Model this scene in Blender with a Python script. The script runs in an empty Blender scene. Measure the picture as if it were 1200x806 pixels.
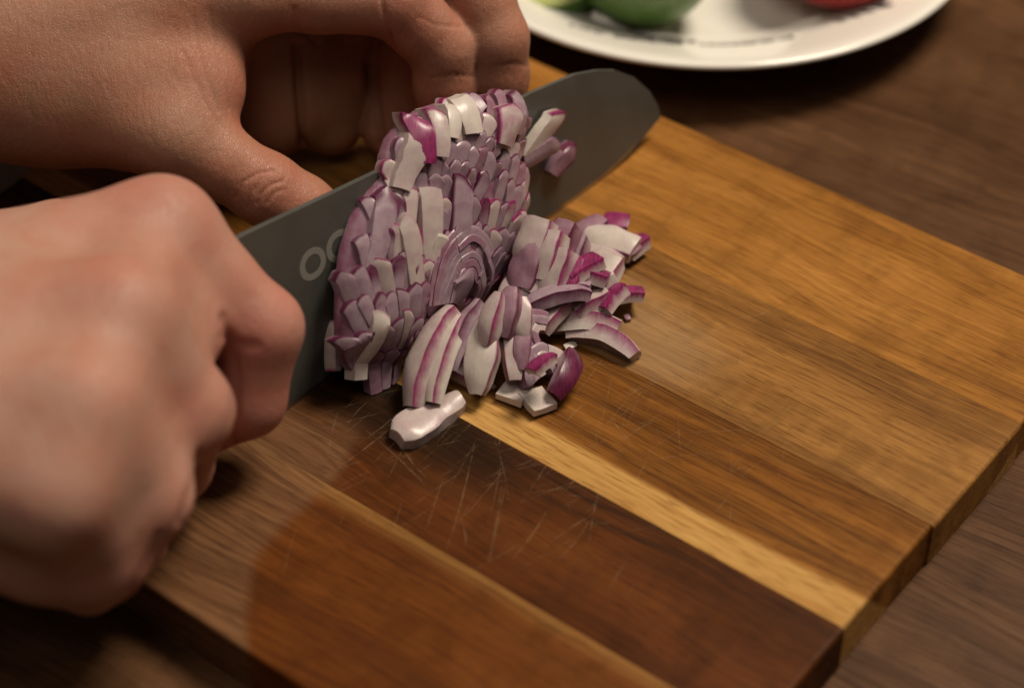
import bpy, bmesh, math, random
import numpy as np
from mathutils import Vector, Matrix
random.seed(7); rng = np.random.default_rng(7)
scene = bpy.context.scene
COL = scene.collection

# ------------------------------------------------------------------ camera
TILT = math.radians(41.7)
CD = 0.60                                   # camera to the middle of the board top
FPX = 2464.0                                # focal length for a 1200 px wide frame
Fv = np.array([0, math.cos(TILT), -math.sin(TILT)])
Rv = np.array([1.0, 0, 0])
Uv = np.array([0, math.sin(TILT), math.cos(TILT)])
CAM = -Fv * CD
def P(px, py, z=0.0):
    """point at height z (board top = 0) seen at a place of the photograph"""
    d = Fv + Rv * (px - 600) / FPX - Uv * (py - 403) / FPX
    return CAM + d * ((z - CAM[2]) / d[2])
def proj(v):
    r = np.asarray(v) - CAM
    zc = r @ Fv
    return 600 + FPX * (r @ Rv) / zc, 403 - FPX * (r @ Uv) / zc
cam = bpy.data.cameras.new('camera'); camo = bpy.data.objects.new('camera', cam); COL.objects.link(camo)
cam.sensor_width = 36; cam.lens = FPX / 1200 * 36
camo.location = CAM; camo.rotation_euler = (math.pi / 2 - TILT, 0, 0)
cam.clip_start = 0.02; cam.clip_end = 20
FOCUS = P(560, 370, 0.012)
cam.dof.use_dof = True
cam.dof.focus_distance = float((FOCUS - CAM) @ Fv)
cam.dof.aperture_fstop = 6.2
scene.camera = camo

# ------------------------------------------------------------------ light
w = bpy.data.worlds.new('World'); scene.world = w; w.use_nodes = True
w.node_tree.nodes['Background'].inputs[0].default_value = (1.0, 0.88, 0.76, 1)
w.node_tree.nodes['Background'].inputs[1].default_value = 0.055
def area(name, loc, target, size, power, color):
    l = bpy.data.lights.new(name, 'AREA'); l.shape = 'DISK'; l.size = size; l.energy = power; l.color = color
    o = bpy.data.objects.new(name, l); COL.objects.link(o); o.location = loc
    o.rotation_euler = (Vector(target) - Vector(loc)).to_track_quat('-Z', 'Y').to_euler()
    return o
area('ceiling_lamp', (0.66, 0.42, 1.50), (0.03, 0, 0), 0.62, 33, (1.0, 0.88, 0.72))
area('fill_light', (-0.25, -0.65, 2.0), (0, 0, 0), 1.3, 9, (1.0, 0.89, 0.77))  # added soft fill from overhead, stands for no visible lamp
scene.view_settings.view_transform = 'Standard'
scene.view_settings.look = 'None'
scene.view_settings.exposure = 0.0
scene.view_settings.gamma = 1.0
scene.view_settings.use_curve_mapping = False

# ------------------------------------------------------------------ helpers
def tag(o, label=None, cat=None, group=None, kind=None):
    if label: o['label'] = label
    if cat: o['category'] = cat
    if group: o['group'] = group
    if kind: o['kind'] = kind
    return o
def link(name, me, mat=None, parent=None):
    o = bpy.data.objects.new(name, me); COL.objects.link(o)
    if mat and me is not None: me.materials.append(mat)
    if parent: o.parent = parent
    return o
def empty(name, loc=(0, 0, 0), rz=0):
    o = bpy.data.objects.new(name, None); COL.objects.link(o)
    o.location = loc; o.rotation_euler = (0, 0, rz); o.empty_display_size = 0.01
    return o
def mesh(name, v, f, smooth=False, sharp=None):
    me = bpy.data.meshes.new(name)
    me.from_pydata([tuple(map(float, p)) for p in v], [], f)
    me.update()
    if smooth:
        me.polygons.foreach_set('use_smooth', [True] * len(me.polygons))
        if sharp: me.set_sharp_from_angle(angle=math.radians(sharp))
    return me
def bm_mesh(name, bm, smooth=False, sharp=None):
    me = bpy.data.meshes.new(name); bmesh.ops.recalc_face_normals(bm, faces=bm.faces); bm.to_mesh(me); bm.free()
    if smooth:
        me.polygons.foreach_set('use_smooth', [True] * len(me.polygons))
        if sharp: me.set_sharp_from_angle(angle=math.radians(sharp))
    return me
class NT:
    def __init__(self, name):
        self.m = bpy.data.materials.new(name); self.m.use_nodes = True
        self.t = self.m.node_tree; self.b = self.t.nodes['Principled BSDF']
    def n(self, typ, **kw):
        nd = self.t.nodes.new(typ)
        for k, v in kw.items(): setattr(nd, k, v)
        return nd
    def put(self, sock, v):
        if v is None: return
        if isinstance(v, bpy.types.NodeSocket): self.t.links.new(v, sock)
        else: sock.default_value = v
    def math(self, op, a, b=None, c=None, clamp=False):
        nd = self.n('ShaderNodeMath', operation=op, use_clamp=clamp)
        self.put(nd.inputs[0], a); self.put(nd.inputs[1], b); self.put(nd.inputs[2], c)
        return nd.outputs[0]
    def mix(self, f, a, b, mode='MIX'):
        nd = self.n('ShaderNodeMix', data_type='RGBA', blend_type=mode)
        self.put(nd.inputs[0], f)
        self.put(nd.inputs[6], a if isinstance(a, bpy.types.NodeSocket) else (*a, 1))
        self.put(nd.inputs[7], b if isinstance(b, bpy.types.NodeSocket) else (*b, 1))
        return nd.outputs[2]
    def noise(self, vec, scale=1, detail=4, rough=0.55, dist=0.0, lac=2.0):
        nd = self.n('ShaderNodeTexNoise')
        self.put(nd.inputs['Vector'], vec); nd.inputs['Scale'].default_value = scale
        nd.inputs['Detail'].default_value = detail; nd.inputs['Roughness'].default_value = rough
        nd.inputs['Distortion'].default_value = dist; nd.inputs['Lacunarity'].default_value = lac
        return nd.outputs[0]
    def mapr(self, x, a, b, c=0.0, d=1.0, smooth=False):
        nd = self.n('ShaderNodeMapRange'); nd.interpolation_type = 'SMOOTHSTEP' if smooth else 'LINEAR'
        self.put(nd.inputs[0], x)
        for i, v in enumerate((a, b, c, d)): self.put(nd.inputs[1 + i], v)
        return nd.outputs[0]
    def mapping(self, vec, scale=(1, 1, 1), loc=(0, 0, 0), rot=(0, 0, 0)):
        nd = self.n('ShaderNodeMapping'); self.put(nd.inputs[0], vec)
        nd.inputs[1].default_value = loc; nd.inputs[2].default_value = rot; nd.inputs[3].default_value = scale
        return nd.outputs[0]
    def obj(self): return self.n('ShaderNodeTexCoord').outputs['Object']
    def bump(self, h, strength, dist, normal=None):
        nd = self.n('ShaderNodeBump'); self.put(nd.inputs['Height'], h)
        nd.inputs['Strength'].default_value = strength; nd.inputs['Distance'].default_value = dist
        if normal is not None: self.put(nd.inputs['Normal'], normal)
        return nd.outputs[0]
    def set(self, **kw):
        names = dict(color='Base Color', rough='Roughness', metal='Metallic', normal='Normal', spec='Specular IOR Level',
                     sss='Subsurface Weight', sssr='Subsurface Radius', ssss='Subsurface Scale', coat='Coat Weight', coatr='Coat Roughness', aniso='Anisotropic')
        for k, v in kw.items():
            s = self.b.inputs[names[k]]
            if k == 'color' and not isinstance(v, bpy.types.NodeSocket): v = (*v, 1)
            self.put(s, v)
        return self.m

# ------------------------------------------------------------------ wood
def wood(name, dark, mid, light, seed, sap=None, streaks=1.0, rough=0.42, bands=(), pale=None, band_col=(0.06, 0.022, 0.008), wide=1.0, dry=False, spec=0.06):
    """grain along local X; sap = list of (v, slope, sign): pale sapwood beyond v + slope*z"""
    t = NT(name); o = t.obj()
    sx = t.n('ShaderNodeSeparateXYZ'); t.put(sx.inputs[0], o)
    L = (seed * 0.37, seed * 0.711, seed * 0.13)
    warp = t.noise(t.mapping(o, (7, 20, 20), L), 1, 2)
    wv = t.n('ShaderNodeVectorMath', operation='MULTIPLY_ADD')
    t.put(wv.inputs[0], t.n('ShaderNodeCombineXYZ').outputs[0])
    cb = t.n('ShaderNodeCombineXYZ'); t.put(cb.inputs[1], t.math('MULTIPLY', t.math('SUBTRACT', warp, 0.5), 0.028))
    add = t.n('ShaderNodeVectorMath', operation='ADD'); t.put(add.inputs[0], o); t.put(add.inputs[1], cb.outputs[0])
    q = add.outputs[0]
    broad = t.noise(t.mapping(q, (5.0 * wide, 75 * wide, 60), L), 1, 5, 0.62)
    fine = t.noise(t.mapping(q, (14, 620, 500), L), 1, 4, 0.65)
    fibre = t.noise(t.mapping(o, (45, 2300, 1800), L), 1, 2, 0.6)
    pores = t.noise(t.mapping(o, (110, 1700, 1500), (L[1], L[0], 0)), 1, 1, 0.5)
    figure = t.noise(t.mapping(q, (90, 45, 60), (L[1], L[2], 0)), 1, 3, 0.6)
    blot = t.noise(t.mapping(o, (14, 30, 30), L), 1, 3, 0.6)
    f = t.math('ADD', t.math('MULTIPLY', broad, 0.46), t.math('MULTIPLY', fine, 0.32))
    f = t.math('ADD', f, t.math('MULTIPLY', blot, 0.24))
    r = t.n('ShaderNodeValToRGB'); t.put(r.inputs[0], f)
    e = r.color_ramp.elements
    e[0].position = 0.385; e[0].color = (*dark, 1); e[1].position = 0.60; e[1].color = (*light, 1)
    m = e.new(0.48); m.color = (*mid, 1)
    col = r.outputs[0]
    col = t.mix(t.mapr(figure, 0.48, 0.68, 0, 0.42), col, tuple(c * 0.8 for c in dark))
    for (v0, wd, amt) in bands:                    # darker heartwood bands
        dv = t.math('ABSOLUTE', t.math('SUBTRACT', t.math('ADD', sx.outputs[1], t.math('MULTIPLY', t.math('SUBTRACT', broad, 0.5), 0.006)), v0))
        mk = t.math('MULTIPLY', t.mapr(dv, wd, wd * 0.15, 0, 1, True), t.mapr(fine, 0.3, 0.62, 1.0, 0.45))
        col = t.mix(t.math('MULTIPLY', mk, amt), col, band_col)
    if sap:
        for (v0, slope, sign, soft, *am) in sap:
            vv = t.math('ADD', t.math('ADD', sx.outputs[1], t.math('MULTIPLY', sx.outputs[2], slope)), t.math('MULTIPLY', t.math('SUBTRACT', warp, 0.5), 0.006))
            vv = t.math('ADD', vv, t.math('MULTIPLY', t.math('SUBTRACT', fine, 0.5), 0.0022))
            mk = t.mapr(vv, v0 + soft * sign * -1, v0 + soft * sign, 0, 1, True)
            pcol = t.mix(t.mapr(fine, 0.35, 0.65), (0.36, 0.185, 0.050), (0.52, 0.300, 0.095))
            col = t.mix(t.math('MULTIPLY', mk, am[0] if am else 1.0), col, pcol)
    col = t.mix(t.math('MULTIPLY', t.mapr(pores, 0.56, 0.66, 0, 0.75), streaks), col, (0.42, 0.36, 0.30), 'MULTIPLY')
    col = t.mix(t.mapr(fibre, 0.35, 0.7, 0.0, 0.34), col, tuple(min(1, c * 1.3) for c in light))
    if pale:                                       # oval zones, pale by default, very dark where a colour is given
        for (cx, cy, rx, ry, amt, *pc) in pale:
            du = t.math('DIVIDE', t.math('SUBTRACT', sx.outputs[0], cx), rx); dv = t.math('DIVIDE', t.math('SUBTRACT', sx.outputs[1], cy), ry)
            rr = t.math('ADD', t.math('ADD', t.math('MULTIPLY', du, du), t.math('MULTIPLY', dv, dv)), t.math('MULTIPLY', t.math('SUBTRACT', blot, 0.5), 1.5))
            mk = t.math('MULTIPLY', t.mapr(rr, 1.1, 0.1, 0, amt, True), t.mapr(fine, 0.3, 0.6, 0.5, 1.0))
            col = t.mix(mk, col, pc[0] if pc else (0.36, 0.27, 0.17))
    if dry:                                        # paler, greyer wood on one side of a rounded outline
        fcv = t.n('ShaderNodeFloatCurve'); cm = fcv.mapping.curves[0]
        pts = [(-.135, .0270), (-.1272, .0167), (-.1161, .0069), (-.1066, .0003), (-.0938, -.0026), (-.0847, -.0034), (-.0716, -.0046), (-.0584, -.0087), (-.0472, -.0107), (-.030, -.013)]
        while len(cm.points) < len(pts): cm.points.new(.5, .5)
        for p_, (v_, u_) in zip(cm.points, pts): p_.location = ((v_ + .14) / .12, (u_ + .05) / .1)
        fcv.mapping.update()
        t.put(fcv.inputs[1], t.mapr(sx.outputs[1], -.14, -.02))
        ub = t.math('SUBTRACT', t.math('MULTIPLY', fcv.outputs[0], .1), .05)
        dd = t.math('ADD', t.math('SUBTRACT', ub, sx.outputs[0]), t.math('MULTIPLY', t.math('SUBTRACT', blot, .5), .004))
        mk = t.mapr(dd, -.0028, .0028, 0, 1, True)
        greyed_c = t.mix(t.mapr(fine, .36, .64), (0.092, 0.042, 0.019), (0.200, 0.102, 0.049))
        greyed_c = t.mix(t.mapr(pores, .55, .68, 0, .6), greyed_c, (0.05, 0.028, 0.016))
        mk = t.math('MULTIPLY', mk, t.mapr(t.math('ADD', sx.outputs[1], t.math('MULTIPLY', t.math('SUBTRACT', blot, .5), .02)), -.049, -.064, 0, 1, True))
        col = t.mix(t.math('MULTIPLY', mk, .72), col, greyed_c)
    h = t.math('ADD', t.math('MULTIPLY', fine, 0.5), t.math('MULTIPLY', pores, -0.4))
    h = t.math('ADD', h, t.math('MULTIPLY', fibre, 0.35))
    rg = t.mapr(fine, 0.3, 0.7, rough + 0.1, rough - 0.06)
    return t.set(color=col, rough=rg, normal=t.bump(h, 0.10, 0.0003), spec=spec)

# ------------------------------------------------------------------ table
TZ = -0.015
m_table = wood('walnut_veneer', (0.030, 0.0128, 0.0056), (0.062, 0.0275, 0.0120), (0.110, 0.052, 0.0235), 3.3, streaks=0.8, rough=0.46, wide=0.8)
bm = bmesh.new(); bmesh.ops.create_cube(bm, size=1)
bmesh.ops.scale(bm, vec=(1.9, 1.1, 0.03), verts=bm.verts)
bmesh.ops.bevel(bm, geom=bm.edges[:], offset=0.003, segments=2, profile=0.5, affect='EDGES')
table = link('tabletop', bm_mesh('tabletop', bm, True, 40), m_table)
TROT = math.radians(-33)
table.rotation_euler = (0, 0, TROT); table.location = (0, 0.15, TZ - 0.015)
tag(table, 'dark walnut tabletop with fine straight grain under the cutting board', 'table', kind='structure')

# ------------------------------------------------------------------ cutting board (local X along the grain, Y across)
BR = math.radians(-38)
g = np.array([math.cos(BR), math.sin(BR), 0]); e_ = np.array([-math.sin(BR), math.cos(BR), 0])
board = empty('cutting_board', (0, 0, 0), BR)
tag(board, 'wooden cutting board of glued planks in mixed honey and dark brown tones', 'cutting board')
U0, U1 = -0.215, 0.130
def plank(v0, v1, mat, du=0.0, dz=0.0):
    bm = bmesh.new(); bmesh.ops.create_cube(bm, size=1)
    for vv in bm.verts:
        x, y, z = vv.co
        vv.co = (U0 if x < 0 else U1 + du, v0 + 0.00006 if y < 0 else v1 - 0.00006, -0.0147 if z < 0 else dz)
    top = [ed for ed in bm.edges if all(abs(v.co.z - dz) < 1e-6 for v in ed.verts)]
    ends = [ed for ed in top if abs(ed.verts[0].co.x - ed.verts[1].co.x) < 1e-6]
    longs = [ed for ed in top if ed not in ends]
    outer = [ed for ed in longs if abs(ed.verts[0].co.y - 0.118) < 2e-4 or abs(ed.verts[0].co.y + 0.1292) < 2e-4]
    inner = [ed for ed in longs if ed not in outer]
    bmesh.ops.bevel(bm, geom=ends + outer, offset=0.0012, segments=4, profile=0.5, affect='EDGES')
    o = link('plank', bm_mesh('plank', bm), mat, board)
    return o
W_far = wood('honey_plank', (0.105, 0.036, 0.0065), (0.225, 0.088, 0.0155), (0.350, 0.155, 0.034), 1.7, streaks=0.8, bands=[(0.068, 0.006, 0.45)], band_col=(0.085, 0.032, 0.009))
W_mid = wood('tan_plank', (0.085, 0.032, 0.0068), (0.190, 0.080, 0.0185), (0.300, 0.142, 0.038), 5.1, streaks=1.0,
             bands=[(0.050, 0.007, 0.65), (0.014, 0.004, 0.6)], band_col=(0.065, 0.022, 0.007), pale=[(0.012, 0.028, 0.05, 0.022, 0.32)], sap=[(0.075, -2.2, 1, 0.0006)])
W_str = wood('striped_plank', (0.070, 0.021, 0.0035), (0.165, 0.058, 0.0095), (0.280, 0.115, 0.022), 9.4, streaks=1.0,
             bands=[(0.0095, 0.006, 0.9), (-0.004, 0.004, 0.75), (-0.016, 0.005, 0.85)], band_col=(0.040, 0.013, 0.004), sap=[(-0.0222, 0.9, -1, 0.0011)])
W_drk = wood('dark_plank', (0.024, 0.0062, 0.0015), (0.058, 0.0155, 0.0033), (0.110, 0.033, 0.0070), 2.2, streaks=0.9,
             bands=[(-0.036, 0.015, 0.9), (-0.058, 0.004, 0.3)], band_col=(0.016, 0.007, 0.004), dry=True, pale=[(-.012, -.040, .060, .017, 1.0, (0.011, 0.006, 0.003)), (.01, -.050, .045, .012, .6, (0.016, 0.007, 0.003))])  # very dark band and ovals along the plank's upper edge
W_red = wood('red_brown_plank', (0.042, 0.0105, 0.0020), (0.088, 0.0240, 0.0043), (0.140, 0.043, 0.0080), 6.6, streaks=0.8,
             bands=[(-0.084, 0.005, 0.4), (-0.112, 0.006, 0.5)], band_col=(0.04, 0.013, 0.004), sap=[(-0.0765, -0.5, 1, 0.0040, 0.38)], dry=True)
plank(0.0600, 0.1180, W_far)
plank(0.0115, 0.0600, W_mid, 0.0004, 0.00004)
plank(-0.0328, 0.0115, W_str, -0.0002)
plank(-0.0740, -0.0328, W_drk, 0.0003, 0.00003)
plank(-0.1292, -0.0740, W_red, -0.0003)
# scoring marks left by the knife: thin slivers just proud of the wood
ts = NT('scored_wood'); nz = ts.noise(ts.mapping(ts.obj(), (1, 1, 1)), 260, 2)
mixs = ts.n('ShaderNodeMixShader'); tr = ts.n('ShaderNodeBsdfTransparent')
ts.put(mixs.inputs[0], ts.mapr(nz, 0.35, 0.7, 0.02, 0.42)); ts.put(mixs.inputs[1], tr.outputs[0]); ts.put(mixs.inputs[2], ts.b.outputs[0])
ts.put(ts.t.nodes['Material Output'].inputs[0], mixs.outputs[0]); ts.set(color=(0.42, 0.30, 0.17), rough=0.7)
sv, sf = [], []
def scratch(p, q, wd=0.00016, bend=0.0):
    p = np.array(p); q = np.array(q); d = q - p; L = np.linalg.norm(d); nrm = np.array([-d[1], d[0]]) / L
    n = 6; base = len(sv)
    for i in range(n + 1):
        t = i / n; c = p + d * t + nrm * bend * math.sin(math.pi * t); ww = wd * (0.25 + 0.75 * math.sin(math.pi * min(1, max(0.02, t)))) 
        for s in (-.5, .5):
            k = c + nrm * ww * s; sv.append((k[0], k[1], 0.00012))
    for i in range(n): sf.append((base + 2 * i, base + 2 * i + 1, base + 2 * i + 3, base + 2 * i + 2))
def buv(px, py):
    q = P(px, py, 0); return (q @ g, q @ e_)
for (a, b) in [((523, 645), (556, 520)), ((546, 640), (536, 600)), ((572, 660), (588, 570)), ((575, 655), (592, 570)), ((540, 610), (600, 540)), ((655, 655), (690, 610)),
               ((640, 640), (700, 600)), ((610, 590), (660, 510)), ((700, 520), (704, 490)), ((716, 490), (740, 520)), ((470, 520), (500, 560)), ((380, 560), (460, 500)),
               ((420, 520), (470, 480)), ((690, 640), (706, 560)), ((808, 355), (802, 420)), ((792, 405), (880, 370)), ((850, 375), (915, 362)), ((862, 440), (870, 395)),
               ((820, 420), (822, 452)), ((985, 285), (1003, 272)), ((745, 420), (800, 385)), ((440, 540), (520, 470)), ((500, 620), (520, 560)), ((660, 500), (690, 470)),
               ((620, 545), (700, 520)), ((600, 655), (640, 600)), ((430, 505), (505, 575)), ((455, 560), (475, 520))]:
    scratch(buv(*a), buv(*b), random.uniform(0.00014, 0.00026), random.uniform(-.0008, .0008))
for i in range(230):
    c = np.array(buv(random.gauss(640, 170), random.gauss(480, 90))); an = random.gauss(math.radians(80), 0.5); L = random.uniform(0.004, 0.028)
    d = np.array([math.cos(an), math.sin(an)]) * L / 2
    if abs(c[0]) > 0.12 or not -0.12 < c[1] < 0.10: continue
    scratch(c - d, c + d, random.uniform(0.00005, 0.00013), random.uniform(-.0006, .0006))
o = link('score_mark', mesh('score_mark', sv, sf), ts.m, board); tag(o, kind='stuff')

# ------------------------------------------------------------------ knife
KA, KB = P(719, 201), P(335, 482)
kd = (KA - KB) / np.linalg.norm(KA - KB)
side = np.cross(kd, [0, 0, 1.0]); LEAN = math.radians(10)
kn = math.cos(LEAN) * side + math.sin(LEAN) * np.array([0, 0, 1.0]); ku = np.cross(kn, kd)
KM = Matrix(((kd[0], ku[0], kn[0], KB[0]), (kd[1], ku[1], kn[1], KB[1]), (kd[2], ku[2], kn[2], KB[2] + 0.0001), (0, 0, 0, 1)))
def K(s, h, n): return KB + kd * s + ku * h + kn * n
knife = bpy.data.objects.new('kitchen_knife', None); COL.objects.link(knife); knife.matrix_world = KM; knife.empty_display_size = .01
tag(knife, 'steel kitchen knife with a rounded tip, standing on edge behind the chopped onion', 'knife')
ts = NT('brushed_steel'); o_ = ts.obj()
br = ts.noise(ts.mapping(o_, (60, 2600, 60)), 1, 3); sm = ts.noise(o_, 55, 4, 0.6)
ts.set(color=ts.mix(sm, (0.100, 0.100, 0.088), (0.150, 0.148, 0.132)), metal=0.55, rough=ts.mapr(sm, 0.3, 0.7, 0.42, 0.58), normal=ts.bump(br, 0.30, 0.0002))
m_steel = ts.m
outline_top = [(-0.012, 0.0585), (0, 0.058), (0.035, 0.053), (0.068, 0.0485), (0.112, 0.0440), (0.132, 0.0405), (0.142, 0.0370), (0.150, 0.0332), (0.158, 0.0270), (0.165, 0.0185), (0.1685, 0.0115), (0.1692, 0.0070)]
outline_bot = [(-0.012, 0.0), (0, 0), (0.035, 0), (0.068, 0), (0.108, 0), (0.128, 0), (0.138, 0.0002), (0.146, 0.0007), (0.153, 0.0018), (0.161, 0.0042), (0.166, 0.0058), (0.1690, 0.0066)]
bv, bf = [], []
rows = 9
for sgn in (1, -1):
    for (a, b) in zip(outline_bot, outline_top):
        for k in range(rows):
            q = k / (rows - 1); s = a[0] + (b[0] - a[0]) * q; h = a[1] + (b[1] - a[1]) * q
            th = 0.00095 * (1 - 0.35 * max(0, s) / 0.17) * min(1, 0.04 + h / 0.030)
            bv.append((s, h, sgn * th))
nC = len(outline_top)
def bi(sd, i, k): return sd * nC * rows + i * rows + k
for i in range(nC - 1):
    for k in range(rows - 1):
        bf.append((bi(0, i, k), bi(0, i + 1, k), bi(0, i + 1, k + 1), bi(0, i, k + 1)))
        bf.append((bi(1, i, k), bi(1, i, k + 1), bi(1, i + 1, k + 1), bi(1, i + 1, k)))
    bf.append((bi(0, i, rows - 1), bi(0, i + 1, rows - 1), bi(1, i + 1, rows - 1), bi(1, i, rows - 1)))
    bf.append((bi(0, i, 0), bi(1, i, 0), bi(1, i + 1, 0), bi(0, i + 1, 0)))
for i in (0, nC - 1):
    for k in range(rows - 1):
        q = (bi(0, i, k), bi(0, i, k + 1), bi(1, i, k + 1), bi(1, i, k)); bf.append(q if i == 0 else q[::-1])
blade = link('blade', mesh('blade', bv, bf, True, 25), m_steel, knife)
tbv = NT('ground_edge'); tbv.set(color=(0.42, 0.41, 0.38), metal=1.0, rough=0.34, normal=tbv.bump(tbv.noise(tbv.mapping(tbv.obj(), (3000, 80, 80)), 1, 2), .3, .0002))
ev, ef = [], []
for (sx_, hy) in outline_bot:
    th0 = 0.00095 * (1 - 0.35 * max(0, sx_) / 0.17)
    ev += [(sx_, hy + .0001, th0 * .045), (sx_, hy + .0014, th0 * .088 + .00008)]
for i in range(len(outline_bot) - 1): ef.append((2 * i, 2 * i + 2, 2 * i + 3, 2 * i + 1))
link('ground_edge', mesh('ground_edge', ev, ef), tbv.m, blade)
# etched lettering on the blade
te = NT('etched_print'); te.set(color=(0.20, 0.188, 0.165), rough=0.6, metal=0.0)
fc = bpy.data.curves.new('lettering', 'FONT'); fc.body = 'OOU'; fc.size = 0.0122; fc.extrude = 0.00003; fc.space_character = 1.02; fc.offset = 0.00038
fo = bpy.data.objects.new('lettering_curve', fc); COL.objects.link(fo)
dg = bpy.context.evaluated_depsgraph_get(); me = bpy.data.meshes.new_from_object(fo.evaluated_get(dg)); me.name = 'lettering'
bpy.data.objects.remove(fo)
lo = link('lettering', me, te.m, blade); lo.location = (0.0145, 0.0335, 0.00094)
# handle (inside the fist)
th_ = NT('dark_handle'); th_.set(color=th_.mix(th_.noise(th_.obj(), 90, 3), (0.012, 0.012, 0.013), (0.025, 0.024, 0.024)), rough=0.45)
hv, hf = [], []
prof = [(-0.0115, .010, .008), (-0.016, .0125, .0095), (-0.03, .0130, .0100), (-0.06, .0125, .0105), (-0.09, .0120, .0105), (-0.115, .0135, .0108), (-0.127, .0140, .0105), (-0.131, .0105, .0075)]
N = 16
for (s, a, b) in prof:
    for k in range(N):
        an = 2 * math.pi * k / N; hv.append((s, 0.0445 + a * math.sin(an), b * math.cos(an)))
for i in range(len(prof) - 1):
    for k in range(N): hf.append((i * N + k, i * N + (k + 1) % N, (i + 1) * N + (k + 1) % N, (i + 1) * N + k))
hf.append(tuple(range(N))[::-1]); hf.append(tuple(range((len(prof) - 1) * N, len(prof) * N)))
link('handle', mesh('handle', hv, hf, True, 50), th_.m, knife)

# ------------------------------------------------------------------ hands: one continuous skin each, from a blended distance field
def smin(a, b, k):
    h = np.clip(0.5 + 0.5 * (b - a) / k, 0, 1)
    return b + (a - b) * h - k * h * (1 - h)
def surface_nets(f, org, h):
    s = f < 0
    nx, ny, nz = f.shape
    cnt = np.zeros((nx - 1, ny - 1, nz - 1), np.int8)
    for dx in (0, 1):
        for dy in (0, 1):
            for dz in (0, 1):
                cnt += s[dx:nx - 1 + dx, dy:ny - 1 + dy, dz:nz - 1 + dz]
    act = (cnt > 0) & (cnt < 8)
    idx = np.argwhere(act); ids = -np.ones(act.shape, np.int64); ids[act] = np.arange(len(idx))
    acc = np.zeros((len(idx), 3)); num = np.zeros(len(idx))
    crn = [(a, b, c) for a in (0, 1) for b in (0, 1) for c in (0, 1)]
    val = {c: f[idx[:, 0] + c[0], idx[:, 1] + c[1], idx[:, 2] + c[2]] for c in crn}
    for c in crn:
        for ax in range(3):
            if c[ax]: continue
            d = list(c); d[ax] = 1; d = tuple(d)
            a, b = val[c], val[d]; m = (a < 0) != (b < 0)
            t = a[m] / (a[m] - b[m]); p = np.tile(np.array(c, float), (m.sum(), 1)); p[:, ax] += t
            acc[m] += p; num[m] += 1
    V = (idx + acc / num[:, None]) * h + org
    Fs = []
    for ax in range(3):
        sl0 = [slice(None)] * 3; sl1 = [slice(None)] * 3; sl0[ax] = slice(0, -1); sl1[ax] = slice(1, None)
        ch = s[tuple(sl0)] != s[tuple(sl1)]
        ee = np.argwhere(ch); o1, o2 = [i for i in range(3) if i != ax]
        ok = (ee[:, o1] > 0) & (ee[:, o2] > 0) & (ee[:, o1] < f.shape[o1] - 1) & (ee[:, o2] < f.shape[o2] - 1); ee = ee[ok]
        def cid(a, b):
            q = ee.copy(); q[:, o1] -= a; q[:, o2] -= b; return ids[q[:, 0], q[:, 1], q[:, 2]]
        quad = np.stack([cid(0, 0), cid(1, 0), cid(1, 1), cid(0, 1)], 1)
        flip = s[ee[:, 0], ee[:, 1], ee[:, 2]]
        if ax == 1: flip = ~flip
        quad[~flip] = quad[~flip][:, ::-1]
        Fs.append(quad)
    return V, np.concatenate(Fs)
class Field:
    def __init__(self, lo, hi, h):
        self.h = h; self.org = np.array(lo, float); n = np.ceil((np.array(hi) - lo) / h).astype(int) + 1; self.n = n
        self.ax = [(self.org[i] + np.arange(n[i]) * h).astype(np.float32) for i in range(3)]
    def new(self): return np.full(self.n, 0.04, np.float32)
    def cap(self, f, a, b, ra, rb, k, pad=0.016, sq=None):
        """tapered capsule blended in; sq=(axis, factor) flattens it along an axis"""
        a = np.array(a, float); b = np.array(b, float); r = max(ra, rb) + pad
        lo = np.minimum(a, b) - r; hi = np.maximum(a, b) + r
        sl = []
        for i in range(3):
            i0 = int(max(0, math.floor((lo[i] - self.org[i]) / self.h))); i1 = int(min(self.n[i], math.ceil((hi[i] - self.org[i]) / self.h) + 1))
            if i1 <= i0: return
            sl.append(slice(i0, i1))
        X = self.ax[0][sl[0]][:, None, None] - a[0]; Y = self.ax[1][sl[1]][None, :, None] - a[1]; Z = self.ax[2][sl[2]][None, None, :] - a[2]
        d = b - a; L2 = max(d @ d, 1e-12)
        t = np.clip((X * d[0] + Y * d[1] + Z * d[2]) / L2, 0, 1).astype(np.float32)
        px, py, pz = X - t * d[0], Y - t * d[1], Z - t * d[2]
        q = px * px + py * py + pz * pz
        if sq is not None:
            ax = np.array(sq[0], float); ax /= np.linalg.norm(ax)
            c = px * ax[0] + py * ax[1] + pz * ax[2]; q = q + (sq[1] ** 2 - 1) * c * c
        dist = np.sqrt(q) - (ra + (rb - ra) * t)
        sub = f[tuple(sl)]
        f[tuple(sl)] = smin(sub, dist.astype(np.float32), k) if k > 0 else np.minimum(sub, dist)
    def chain(self, f, pts, k):
        for (a, ra), (b, rb) in zip(pts[:-1], pts[1:]): self.cap(f, a, b, ra, rb, k)
def smooth_mesh(V, F, it, lam=0.5):
    E = np.concatenate([F[:, [0, 1]], F[:, [1, 2]], F[:, [2, 3]], F[:, [3, 0]]]); E = np.concatenate([E, E[:, ::-1]])
    deg = np.bincount(E[:, 0], minlength=len(V))[:, None].clip(1)
    for _ in range(it):
        S = np.stack([np.bincount(E[:, 0], V[E[:, 1], i], len(V)) for i in range(3)], 1) / deg
        V = V + lam * (S - V)
    return V
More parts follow.
